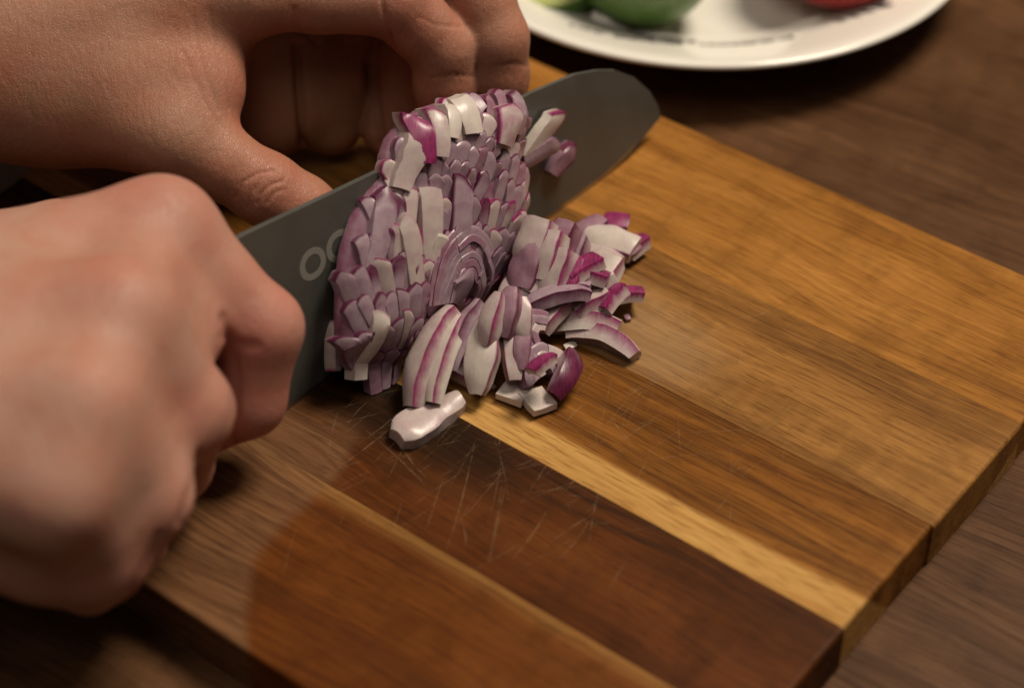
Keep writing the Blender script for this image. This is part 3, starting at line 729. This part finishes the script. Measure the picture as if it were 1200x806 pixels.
c2 = scales((556, 470), ZR, .0070, .0043, 1.55, 'x', grpR, (.66, .14, .0, .20))
c3 = scales((506, 345), ZC, .0053, .0040, 1.6, 'x', grpC, (.60, .25, .05, .10))
print('scales', c1, c2, c3)
def cropped(x, y): return 351 + x / 1.639, 70 + y / 1.639
def strip(b, t, w, mat, label, group, lift=0.0, dome=.5, peel=1.0, plane=HP, thick=.0045, tuck=.5, side_peel=None, fill=0.0):
    """one cut strip lying in the face of the heap: foot b, tip t"""
    B3, nn = slope_pt(*cropped(*b), plane); T3, _ = slope_pt(*cropped(*t), plane); up_ = T3 - B3; L = np.linalg.norm(up_); up_ /= L; ac = np.cross(up_, nn)
    if ac @ kd < 0: ac = -ac
    W_ = w * .0001435; rot = rng.normal(0, .09); up_, ac = up_ * math.cos(rot) + ac * math.sin(rot), ac * math.cos(rot) - up_ * math.sin(rot)
    B3 = B3 - up_ * L * tuck; L *= 1 + tuck; nu, nv = 9, 9; rows = (0, .22, .45, .62, .75, .85, .92, .97, 1.0)
    fr = np.zeros((nu, nv, 3)); bk = fr.copy(); pf = np.zeros((nu, nv)); pb = pf.copy(); jn = lift * (.40 if lift < .004 else .28) + .0008 + rng.normal(0, .00014); tx = rng.normal(0, .0004); sk = rng.uniform(-.38, .38); pr = rng.uniform(.6, 1.1) * peel
    sp = rng.uniform(.45, 1.0) * min(1.2, peel) if side_peel is None else side_peel; sg = rng.choice((-1, 1)); pk = rng.uniform(-.95, .95); pw = rng.uniform(1.0, 1.9)
    for i in range(nu):
        b_ = (i / (nu - 1)) * 2 - 1
        for j in range(nv):
            q = rows[j]; wq = W_ / 2 * (.80 + .22 * min(1, q / .6) - .10 * max(0, q - .7)); dm = dome * W_ * (abs(b_ - pk) / (1 + abs(pk))) ** pw * max(0, (q - .3) / .7)
            n_ = jn - .0015 * (1 - q) ** 1.3 + tx * b_ - .0004 * b_ * b_ - .0005 * max(0, q - .85) * 6
            p3 = B3 + up_ * (L * q - dm) + ac * (b_ * wq + sk * W_ * (q - .5)); p3 = p3 + smooth_jit(p3, .0003, 260)
            if plane == HP: n_ += float(swell(p3[None])[0])
            fr[i, j] = p3 + nn * n_; bk[i, j] = p3 + nn * (n_ - thick)
            fr[i, j][2] = max(fr[i, j][2], .0004); bk[i, j][2] = max(bk[i, j][2], .0003)
            e = max(0, sg * b_ - .5) / .5
            pf[i, j] = max((0.16, 0.06, 0.03, 0.03, 0.05, 0.10, .26, .75, 1.1)[j] * pr, sp * e ** 1.6); pb[i, j] = (.1, 0, 0, 0, 0, 0, .05, .1, .2)[j] * pr
    if fill: pf = np.maximum(pf, fill * rng.uniform(.85, 1.1, pf.shape))
    if rng.random() < .12 * peel: pf[:, 5:] += rng.uniform(.15, .45)
    c = fr[nu // 2, nv // 2].copy()
    tag(grid_block('onion_piece', fr, bk, (pf, pb), M_on[mat], c), label, 'onion piece', group)
strip((160, 350), (182, 242), 44, 0, 'broad onion strip with purple tip, uppermost of those next to the letters', None, .0016, .6, 1.7)
strip((210, 385), (216, 292), 38, 1, 'pale greenish white onion strip below the notch of the heap', None, .0020, .7, .3)
strip((152, 572), (146, 480), 26, 2, 'brightest white onion strip at the lower left foot of the heap', None, .0022, .6, .5)
strip((295, 352), (300, 218), 44, 0, 'tallest lilac onion strip, standing just right of the notch of the heap', None, .0024, .6, 1.2)
strip((242, 340), (246, 245), 42, 1, 'whitish upright onion block in the notch in the middle of the heap', None, .0022, .1, .2)
strip((254, 376), (262, 336), 36, 2, 'tiny bright onion cube below the notch of the heap', None, .0040, .05, .2, tuck=0)
c4 = fan((645, 372), vslope(640, 352, 48), .034, 1.1, .0062, .0064, stack, R_(-6), 'squarish pale onion scale with thin purple rim, stacked at the left of the loose heap', 'stacked onion scales left of the loose heap', [M_on[1], M_on[3], M_on[1]], thick=.010, over=.6, dome=.3, tilt=.0012)
c5 = arches((543, 352), HP, [.0052, .0065, .0079, .0091, .0107, .0120, .0138, .0152], 1.5, R_(-12), R_(185), R_(-30), 'thin lilac arch of an onion layer curving round the pale core', 'nested onion arches round the pale core', [M_on[0], M_on[0], M_on[3]], .0013, .00003)
strip((300, 470), (314, 396), 56, 0, 'pale oval core of the onion with arches nested round it', None, .0062, .7, .25, tuck=0)
on_blade = (KB + kn * .0042, ku)
strip((204, 238), (220, 124), 40, 1, 'white outer onion flake curving along the left edge of the crest', None, .0090, .8, .25, plane=HP, tuck=.1)
strip((232, 190), (240, 104), 44, 1, 'broad magenta-skinned onion chunk at the left top of the crest', None, .0120, .3, 1, plane=HP, fill=.95, tuck=.1)
strip((262, 170), (266, 92), 32, 1, 'rose onion strip between magenta chunk and white block of the crest', None, .0100, .3, 1, plane=HP, tuck=.2)
strip((290, 140), (296, 84), 30, 2, 'cream onion strip left of the white block of the crest', None, .0085, .2, .5, plane=HP, tuck=.2)
strip((324, 132), (326, 68), 46, 2, 'white onion block on top of the crest touching the forefinger', None, .0110, .12, .4, plane=HP, tuck=.15)
strip((388, 158), (400, 80), 58, 1, 'shiny purple-topped onion block below the middle fingertip', None, .0090, .35, 1.2, plane=HP, fill=.42, tuck=.1)
strip((424, 130), (426, 58), 40, 0, 'upright dark-rimmed onion chip at the right end of the crest by the spine', None, .0070, .25, 1.2, plane=HP, tuck=.2)
strip((440, 190), (500, 86), 46, 2, 'long pale onion wedge with dark rim slanting on the blade near its tip', None, .0010, .7, 1.1, plane=on_blade, tuck=.05, thick=.0036, side_peel=1.0)
strip((438, 196), (498, 172), 38, 0, 'smooth lilac onion chip on the blade below the slanting pale wedge', None, .0022, .5, .6, plane=on_blade, tuck=.1, thick=.0036)
strip((496, 226), (532, 160), 40, 3, 'lone frayed red and white onion crumb stuck nearest to the blade tip', None, .0, .9, 1.4, plane=on_blade, tuck=0, thick=.0036, side_peel=1.3)
print('cells', c4, c5)
def dir_img(px, py, ang):
    a = P(px, py); b = P(px + math.cos(ang) * 6, py + math.sin(ang) * 6); d = b - a; return d / np.linalg.norm(d)
def shell(px, py, z, ang, L, wd, th, curve=1.0, mat=1, pitch=0.0, roll=0.0, label='', group=None, peel=('top',), taper=0.0, name='onion_piece', twist=0.0, prof=None, bowk=.18):
    """piece of an onion layer. ang: heading in the photo of its long axis; curve: bend in radians over its length;
    pitch lifts the far end, roll turns it about its long axis; peel: which sides carry purple skin"""
    c = P(px, py, z); X = dir_img(px, py, ang); Z = np.array([0, 0, 1.0]); Y = np.cross(Z, X)
    X2 = X * math.cos(pitch) + Z * math.sin(pitch); Z2 = np.cross(X2, Y)
    Y3 = Y * math.cos(roll) + Z2 * math.sin(roll); Z3 = np.cross(X2, Y3)
    nu, nv = 13, 9; fr = np.zeros((nu, nv, 3)); bk = np.zeros((nu, nv, 3)); pf = np.zeros((nu, nv)); pb = np.zeros((nu, nv))
    R = L / max(abs(curve), .05) * (1 if curve >= 0 else -1)
    for i in range(nu):
        q = i / (nu - 1) * 2 - 1
        an = q * L / 2 / R; cx = R * math.sin(an); cz = R * (math.cos(an) - 1) + R * (1 - math.cos(L / 2 / R)) / 2
        nx, nz = math.sin(an), math.cos(an)
        w_ = wd * (1 - taper * abs(q) ** 2.2); t_ = th * (1 - taper * .6 * abs(q) ** 2.2)
        if prof: pw = float(np.interp(q, *prof)); w_ = wd * pw; t_ = th * (.4 + .6 * pw)
        for j in range(nv):
            s = (-1, -.94, -.82, -.42, 0, .42, .82, .94, 1)[j]
            bow = -bowk * wd * s * s * (0.6 + twist * q)
            y = s * w_ / 2
            fr[i, j] = c + X2 * (cx + nx * t_ / 2) + Z3 * (cz + nz * t_ / 2 + bow) + Y3 * y
            bk[i, j] = c + X2 * (cx - nx * t_ / 2) + Z3 * (cz - nz * t_ / 2 + bow) + Y3 * y
            e1 = max(0, abs(s) - .84) / .16; e2 = max(0, abs(q) - .8) / .2
            pf[i, j] = 1.0 * rng.uniform(.8, 1.1) if 'top' in peel else (.85 * e1 if 'edge' in peel else .06)
            pb[i, j] = 1.0 if 'bottom' in peel else .05
            if 'tip' in peel: pf[i, j] = max(pf[i, j], .9 * e2)
            if 'side' in peel and s > .5: pf[i, j] = max(pf[i, j], .9 * (s - .4) / .6)
    for G in (fr, bk):
        for i in range(nu):
            for j in range(nv): G[i, j] += smooth_jit(G[i, j] + c, wd * .075, 170)
    m = M_on[mat]
    o = grid_block(name, fr, bk, (pf, pb), m, c); tag(o, label, 'onion piece', group)
    if 'top' in peel:                     # cut sides stay pale: keep the skin to the outer face
        pass
    return o
R_ = math.radians
# pieces that one can point to
shell(390, 405, .012, R_(100), .014, .0042, .003, .3, 1, R_(-48), R_(30), 'small pale onion sliver stuck on the blade nearest to the fist', peel=('tip',), taper=.2)
shell(503, 489, .0028, R_(-30), .0225, .0105, .0052, -.15, 1, R_(0), R_(4), 'white root end of onion with a thicker rounded end lying alone on the dark plank', peel=('none',), prof=((-1, -.9, -.7, -.35, 0, .3, .7, .95, 1), (.55, .85, 1, .97, .84, .70, .62, .60, .5)))
shell(603, 459, .0019, R_(20), .0078, .0080, .0020, .02, 2, 0, R_(-4), 'pale square of onion lying in front of the heap, left one of a touching pair', peel=('none',), bowk=.01)
shell(630, 469, .0021, R_(52), .0088, .0074, .0020, .02, 2, R_(2), R_(-4), 'pale square of onion lying in front of the heap, right one of a touching pair', peel=('none',), bowk=.01)
shell(707, 398, .0030, R_(18), .0225, .0056, .0048, 1.05, 1, R_(0), R_(-62), 'curved onion crescent lying lowest at the right end of the heap', peel=('edge',), taper=.35)
shell(684, 378, .0048, R_(4), .0205, .0062, .0056, .7, 2, R_(3), R_(-50), 'plump pale onion crescent just above the lowest curved crescent', peel=('edge',), taper=.4)
# slices lying in front of the heap
shell(500, 416, .012, R_(-56), .031, .0082, .0050, .8, 1, R_(26), R_(-42), 'long purple-rimmed onion slice leaning at the front left of the heap', peel=('edge',), taper=.35)
shell(519, 420, .012, R_(-62), .026, .0062, .0042, .5, 2, R_(26), R_(-40), 'narrow cream onion slice leaning second from the front left', peel=('edge',), taper=.45)
shell(540, 392, .014, R_(-54), .022, .0058, .0040, .7, 0, R_(26), R_(-46), 'lilac onion slice leaning third from the front left', peel=('edge',), taper=.45)
shell(565, 414, .012, R_(-74), .023, .0092, .0046, .5, 2, R_(34), R_(-10), 'broad oval onion slice with thick pale centre at the front of the heap', peel=('edge',), taper=.6)
shell(600, 412, .011, R_(-100), .016, .0054, .0040, .4, 1, R_(34), R_(10), 'pale upright onion slice between broad oval slice and ringed curl', peel=('edge',), taper=.35)
shell(612, 402, .013, R_(-84), .015, .0048, .0036, .4, 3, R_(34), R_(0), 'slim rose onion slice touching the ringed curl', peel=('edge',), taper=.4)
shell(551, 438, .006, R_(30), .012, .0056, .0045, .3, 1, R_(0), R_(10), 'small onion chip tucked under the broad oval slice', peel=('edge',))
shell(596, 366, .020, R_(-70), .014, .0066, .0045, .5, 3, R_(40), R_(-20), 'rose onion wedge behind the broad oval slice', peel=('edge',), taper=.5)
shell(576, 374, .020, R_(-64), .015, .0056, .0042, .5, 1, R_(40), R_(-28), 'pale onion wedge between the fanned core and the rose wedge', peel=('edge',), taper=.5)
shell(612, 372, .018, R_(-92), .011, .0056, .0040, .4, 1, R_(36), R_(-8), 'short pale onion wedge right of the rose wedge', peel=('edge',), taper=.4)
arches((640, 436), vslope(650, 462, 46), [.0012, .0034, .0056, .0080], 1.05, R_(-40), R_(190), R_(-8), 'lower ringed onion curl front right of heap', None, [M_on[0], M_on[1]], .0015, .0002)
arches((628, 398), vslope(644, 440, 46), [.0016, .0036, .0058, .0076], 1.25, R_(20), R_(180), R_(8), 'upper ringed onion curl front right of heap', None, [M_on[0], M_on[3], M_on[1]], .0040, .0002)
shell(664, 436, .007, R_(-66), .017, .0062, .0034, 1.3, 3, R_(6), R_(42), 'dark magenta outer skin bent round the lower ringed curl', peel=('top',), taper=.3)
shell(634, 424, .0145, R_(-30), .008, .0058, .0026, .7, 1, R_(4), R_(-30), 'torn magenta skin patch lying on the ringed curls', peel=('top',), taper=.2)
shell(652, 346, .014, R_(-10), .019, .0072, .0038, .9, 0, R_(4), R_(-22), 'smooth lilac onion strip bridging the heap above the crescents', peel=('edge',), taper=.3)
shell(648, 368, .009, R_(-40), .013, .0060, .0040, .6, 1, R_(12), R_(-20), 'small pale onion slice below the bridging lilac strip', peel=('edge',), taper=.3)
# diced pieces in the right part of the heap
lab_r = 'small onion dice with magenta skin in the loose heap on the right'
lab_p = 'pale onion dice with purple edges in the loose heap on the right'
for (x, y, z, a, L, wd, th, pk, pt, rl, mt) in [
    (625, 285, .020, -60, .013, .0075, .005, 'edge', 40, -20, 1), (640, 300, .019, -62, .013, .0070, .005, 'edge', 38, -24, 1), (655, 285, .018, -50, .012, .0065, .005, 'edge', 36, -20, 3),
    (618, 312, .016, -55, .012, .0080, .005, 'edge', 38, -18, 3), (634, 325, .014, -40, .010, .0080, .005, 'edge', 30, -10, 1), (650, 318, .017, -58, .012, .0070, .005, 'edge', 36, -24, 1),
    (668, 300, .013, -60, .011, .0070, .004, 'edge', 25, -24, 0), (612, 335, .011, -35, .010, .0075, .005, 'edge', 20, 0, 1), (690, 268, .005, -28, .010, .0055, .004, 'edge', 10, -10, 3),
    (700, 330, .010, -20, .009, .0060, .004, 'none', 20, -20, 2), (716, 282, .006, 20, .015, .0068, .004, 'edge', 4, 12, 2), (706, 300, .006, 30, .011, .0055, .004, 'edge', 6, -12, 1),
    (733, 292, .005, -30, .007, .0050, .004, 'side', 4, 20, 3), (712, 318, .007, -50, .009, .0050, .004, 'edge', 12, -12, 2), (690, 352, .009, -20, .010, .0070, .004, 'edge', 16, -26, 1),
    (672, 335, .012, 10, .010, .0070, .004, 'edge', 10, -30, 0)]:
    shell(x, y, z, R_(a), L * 1.08, wd * 1.3, th * 1.1, .3, mt, R_(pt), R_(rl), lab_p, 'pale dice in the loose heap', peel=(pk,), taper=.15)
for (x, y, z, a, L, wd, th, pt, rl) in [(680, 312, .016, -25, .0095, .0078, .0035, 12, -28), (697, 322, .014, 10, .0080, .0066, .0035, 0, -30), (712, 350, .009, -40, .0085, .0070, .0035, 10, -40),
                                       (733, 342, .006, -10, .0085, .0062, .0030, -6, -24), (722, 260, .004, 8, .0065, .0058, .0040, 0, -6), (742, 288, .004, -35, .0080, .0050, .0035, 0, -20), (668, 320, .016, -60, .0080, .006, .0035, 20, -20)]:
    shell(x, y, z, R_(a), L * 1.1, wd * 1.3, th, .35, 1, R_(pt), R_(rl), lab_r, 'magenta skinned dice in the loose heap', peel=('top',), taper=.05)
for k, (x, y, a, L) in enumerate([(575, 452, 30, .003), (668, 405, -20, .0035), (735, 372, 60, .0025), (448, 446, 20, .003)]):
    shell(x, y, .0008, R_(a), L, L * rng.uniform(.45, .8), .0012, .3, int(rng.choice((1, 2, 3))), 0, R_(float(rng.uniform(-15, 15))), 'tiny onion crumb scattered on the board', 'onion crumbs round the heap', peel=('edge',), taper=.2)
# ------------------------------------------------------------------ plate with fruit
PC = np.array([0.069, 0.2275, TZ]); PR = 0.0988; RZ = 0.0225
plate = empty('plate', PC); tag(plate, 'white glazed plate with small grey print, holding green and red produce', 'plate')
tp = NT('glazed_china'); tp.set(color=tp.mix(tp.noise(tp.obj(), 14, 3), (0.76, 0.72, 0.64), (0.82, 0.78, 0.71)), rough=0.14, coat=0.4, coatr=0.08)
prof = [(0, .0052), (.045, .0052), (.055, .0056), (.062, .0080), (.068, .0118), (.078, .0160), (.088, .0195), (.0945, .0220), (.0972, RZ), (.0986, .0222), (.0988, .0212), (.0975, .0200), (.088, .0158), (.076, .0112), (.066, .0065), (.060, .0022), (.056, .0002), (.050, .0002), (.048, .0018), (0, .0018)]
N = 128; pv, pf_ = [], []
for (r, z) in prof:
    for k in range(N): a = 2 * math.pi * k / N; pv.append((r * math.cos(a), r * math.sin(a), z))
for i in range(len(prof) - 1):
    for k in range(N): pf_.append((i * N + k, (i + 1) * N + k, (i + 1) * N + (k + 1) % N, i * N + (k + 1) % N))
me = mesh('plate_dish', pv, pf_, True); bm = bmesh.new(); bm.from_mesh(me); bmesh.ops.remove_doubles(bm, verts=bm.verts, dist=1e-6); bm.to_mesh(me); bm.free()
me = bm_mesh('dish', (lambda b: (b.from_mesh(me), b)[1])(bmesh.new()), True)
link('dish', me, tp.m, plate)
# worn grey print along the well: letter-like strokes, too blurred in the photo to read
tpk = NT('grey_print'); tpk.set(color=(0.035, 0.032, 0.036), rough=0.5)
def rimz(r):
    for (a, b) in zip(prof[:-1], prof[1:]):
        if a[0] <= r <= b[0] and b[0] > a[0]: return a[1] + (b[1] - a[1]) * (r - a[0]) / (b[0] - a[0])
    return RZ
kv, kf = [], []
def stroke(a0, r0, a1, r1, wd):
    p = np.array([r0 * math.cos(a0), r0 * math.sin(a0), rimz(r0) + .00015]); q = np.array([r1 * math.cos(a1), r1 * math.sin(a1), rimz(r1) + .00015])
    d = q - p; L = np.linalg.norm(d) + 1e-9; nrm = np.cross(d / L, [0, 0, 1.0]) * wd / 2; b = len(kv)
    for c in (p - nrm, p + nrm, q + nrm, q - nrm): kv.append(c)
    kf.append((b, b + 1, b + 2, b + 3))
def ang_of(px, py):
    q = P(px, py, 0.0) - PC; return math.atan2(q[1], q[0]), math.hypot(q[0], q[1])
for (pA, pB, hgt, wd) in [((664, 36), (800, 51), .0030, .0009), ((745, 39), (815, 42), .0050, .0016), ((820, 51), (930, 43), .0028, .0010), ((980, 22), (1045, 10), .0060, .0010)]:
    (a0, r0), (a1, r1) = ang_of(*pA), ang_of(*pB); n = int(abs(a1 - a0) * r0 / .0013)
    for i in range(n):
        t = (i + .5) / n; a = a0 + (a1 - a0) * t; r = r0 + (r1 - r0) * t
        if random.random() < .14: continue
        h_ = hgt * random.choice((.7, .7, 1)); da = random.choice((0, 0, .006, -.006))
        stroke(a, r - h_ / 2, a + da, r + h_ / 2, wd)
        if random.random() < .6: stroke(a, r + random.choice((-.5, 0, .5)) * h_, a + .011, r + random.choice((-.5, 0, .5)) * h_, wd)
o = link('printed_mark', mesh('printed_mark', kv, kf), tpk.m, plate); tag(o, kind='stuff')
def fruit(name, c, radii, rot, mat, label, cat, stem=None, dimple=0.0):
    bm = bmesh.new(); bmesh.ops.create_uvsphere(bm, u_segments=40, v_segments=24, radius=1)
    for v in bm.verts:
        n = v.co.copy(); r = 1 - dimple * math.exp(-((n.z - 1) ** 2) * 18) + .06 * max(0, -n.z - .86) * 6
        v.co = Vector((n.x * radii[0] * r, n.y * radii[1] * r, n.z * radii[2] * r))
    o = link(name, bm_mesh(name, bm, True), mat); o.location = c; o.rotation_euler = rot; tag(o, label, cat)
    if stem:
        sv_, sf_ = [], []
        for i, (z, r) in enumerate([(.86, .004), (1.0, .0028), (1.12, .0022)]):
            for k in range(8): a = k * math.pi / 4; sv_.append((r * math.cos(a), r * math.sin(a), z * radii[2]))
        for i in range(2):
            for k in range(8): sf_.append((i * 8 + k, i * 8 + (k + 1) % 8, (i + 1) * 8 + (k + 1) % 8, (i + 1) * 8 + k))
        sf_.append(tuple(range(16, 24))); link('stem', mesh('stem', sv_, sf_, True), stem, o)
    return o
tl = NT('lime_peel'); vo = tl.n('ShaderNodeTexVoronoi'); tl.put(vo.inputs['Vector'], tl.obj()); vo.inputs['Scale'].default_value = 700
tl.set(color=tl.mix(tl.noise(tl.obj(), 60, 3), (0.055, 0.125, 0.018), (0.12, 0.22, 0.04)), rough=.33, normal=tl.bump(vo.outputs[0], .4, .0004), sss=.1, ssss=.002)
tst = NT('dry_stem'); tst.set(color=(0.07, 0.11, 0.03), rough=.7)
lc = P(753, -48, 0.014); fruit('lime', (lc[0], lc[1], lc[2]), (.0235, .0235, .027), (1.35, .2, .6), tl.m, 'green lime lying on the plate near its front rim', 'lime', tst.m)
tr_ = NT('red_peel'); tr_.set(color=tr_.mix(tr_.noise(tr_.obj(), 40, 3), (0.30, 0.016, 0.020), (0.42, 0.035, 0.03)), rough=.22, coat=.3)
rc = P(985, -76, 0.016); fruit('red_vegetable', (rc[0], rc[1], rc[2]), (.027, .027, .024), (.5, .3, 0), tr_.m, 'glossy red vegetable on the right side of the plate', 'vegetable', tst.m, .12)
tw = NT('lime_flesh'); vw = tw.noise(tw.mapping(tw.obj(), (300, 300, 300)), 1, 3)
tw.set(color=tw.mix(vw, (0.36, 0.42, 0.12), (0.52, 0.55, 0.24)), rough=.3, sss=.3, ssss=.004)
# half lime, cut face up, left of the whole one
hc = P(650, -32, 0.004); bm = bmesh.new(); bmesh.ops.create_uvsphere(bm, u_segments=32, v_segments=16, radius=.019)
bmesh.ops.bisect_plane(bm, geom=bm.verts[:] + bm.edges[:] + bm.faces[:], plane_co=(0, 0, 0), plane_no=(0, 0, 1), clear_outer=True)
half = link('lime_half', bm_mesh('lime_half', bm, True, 60), tl.m); half.location = hc; half.rotation_euler = (.1, -.15, 0)
tag(half, 'lime half with pale cut face up on the left of the plate', 'lime')
cv, cf = [], []
for k in range(32):
    a = 2 * math.pi * k / 32; cv += [(.0186 * math.cos(a), .0186 * math.sin(a), -.0002), (.0165 * math.cos(a), .0165 * math.sin(a), .0005)]
cv.append((0, 0, .0003))
for k in range(32):
    n = (k + 1) % 32; cf += [(2 * k, 2 * n, 2 * n + 1, 2 * k + 1), (2 * k + 1, 2 * n + 1, 64)]
link('cut_face', mesh('cut_face', cv, cf, True), tw.m, half)

# ------------------------------------------------------------------ grey cloth under the far wrist
tc = NT('grey_cloth'); wv_ = tc.noise(tc.obj(), 1400, 2); tc.set(color=tc.mix(wv_, (0.22, 0.215, 0.205), (0.38, 0.37, 0.35)), rough=.9, normal=tc.bump(wv_, .5, .0006))
cc = P(-62, 196, TZ); cv, cf = [], []; nx, ny = 40, 30
from mathutils import noise as mn
for i in range(nx):
    for j in range(ny):
        x = (i / (nx - 1) - .5) * .09; y = (j / (ny - 1) - .5) * .06
        ed = min(1, (0.045 - abs(x)) / .012, (.03 - abs(y)) / .012); n = mn.noise(Vector((x * 30, y * 30, 3.1))) * .5 + .5
        cv.append((x + .004 * mn.noise(Vector((x * 20, y * 20, 0))), y + .004 * mn.noise(Vector((x * 20, y * 20, 9))), .002 + max(0, ed) ** .5 * (.012 + .012 * n)))
for i in range(nx - 1):
    for j in range(ny - 1): cf.append((i * ny + j, (i + 1) * ny + j, (i + 1) * ny + j + 1, i * ny + j + 1))
cl = link('kitchen_cloth', mesh('kitchen_cloth', cv, cf, True), tc.m); cl.location = cc; cl.rotation_euler = (0, 0, -.5)
md = cl.modifiers.new('thickness', 'SOLIDIFY'); md.thickness = .0015
tag(cl, 'crumpled grey kitchen cloth on the table at the far left behind the wrist', 'cloth')

# ------------------------------------------------------------------ a label of its own for each piece of the onion
bpy.context.view_layer.update()
groups = {}
for o in list(COL.objects):
    if o.get('group') and o.get('category') == 'onion piece': groups.setdefault((o['group'], o['label']), []).append(o)
ordn = ['first', 'second', 'third', 'fourth', 'fifth', 'sixth', 'seventh', 'eighth', 'ninth', 'tenth']
short = {'upright onion strips next to the etched letters': ('upright onion strip by the letters', 8), 'round-topped onion strips right of the core': ('round lilac onion strip right of notch', 7),
         'onion scales in the crest below the fingertips': ('overlapping onion scale of the crest', 9), 'nested onion arches round the pale core': ('thin onion arch round the core', 6),
         'pale dice in the loose heap': ('pale onion dice of loose heap', 6), 'magenta skinned dice in the loose heap': ('magenta onion dice of the loose heap', 7),
         'stacked onion scales left of the loose heap': ('squarish onion scale left of the loose heap', 7), 'dark flecks among the upright strips': ('dark onion fleck among the upright strips', 8),
         'onion crumbs round the heap': ('tiny onion crumb on the board around the heap', 6), 'thin lamellae left of the nested arches': ('thin upright lilac lamella left of the arches', 8)}
for (gname, lb), obs in groups.items():
    base, per = short[gname]; nrow = max(1, math.ceil(len(obs) / per)); n = len(obs)
    pos = {o.name: proj(np.array(o.location)) for o in obs}
    obs.sort(key=lambda o: pos[o.name][1]); rows = [obs[i * n // nrow:(i + 1) * n // nrow] for i in range(nrow)]
    rn = [''] if nrow == 1 else ['top'] + ['second', 'third', 'fourth', 'fifth', 'sixth', 'seventh', 'eighth', 'ninth'][:nrow - 2] + ['bottom']
    for r_, row in zip(rn, rows):
        row.sort(key=lambda o: pos[o.name][0])
        for i, o in enumerate(row):
            pl = 'leftmost' if i == 0 else 'rightmost' if i == len(row) - 1 else ordn[i] + ' from the left'
            o['label'] = base + ', ' + pl + (' in the ' + r_ + ' row' if r_ else '')
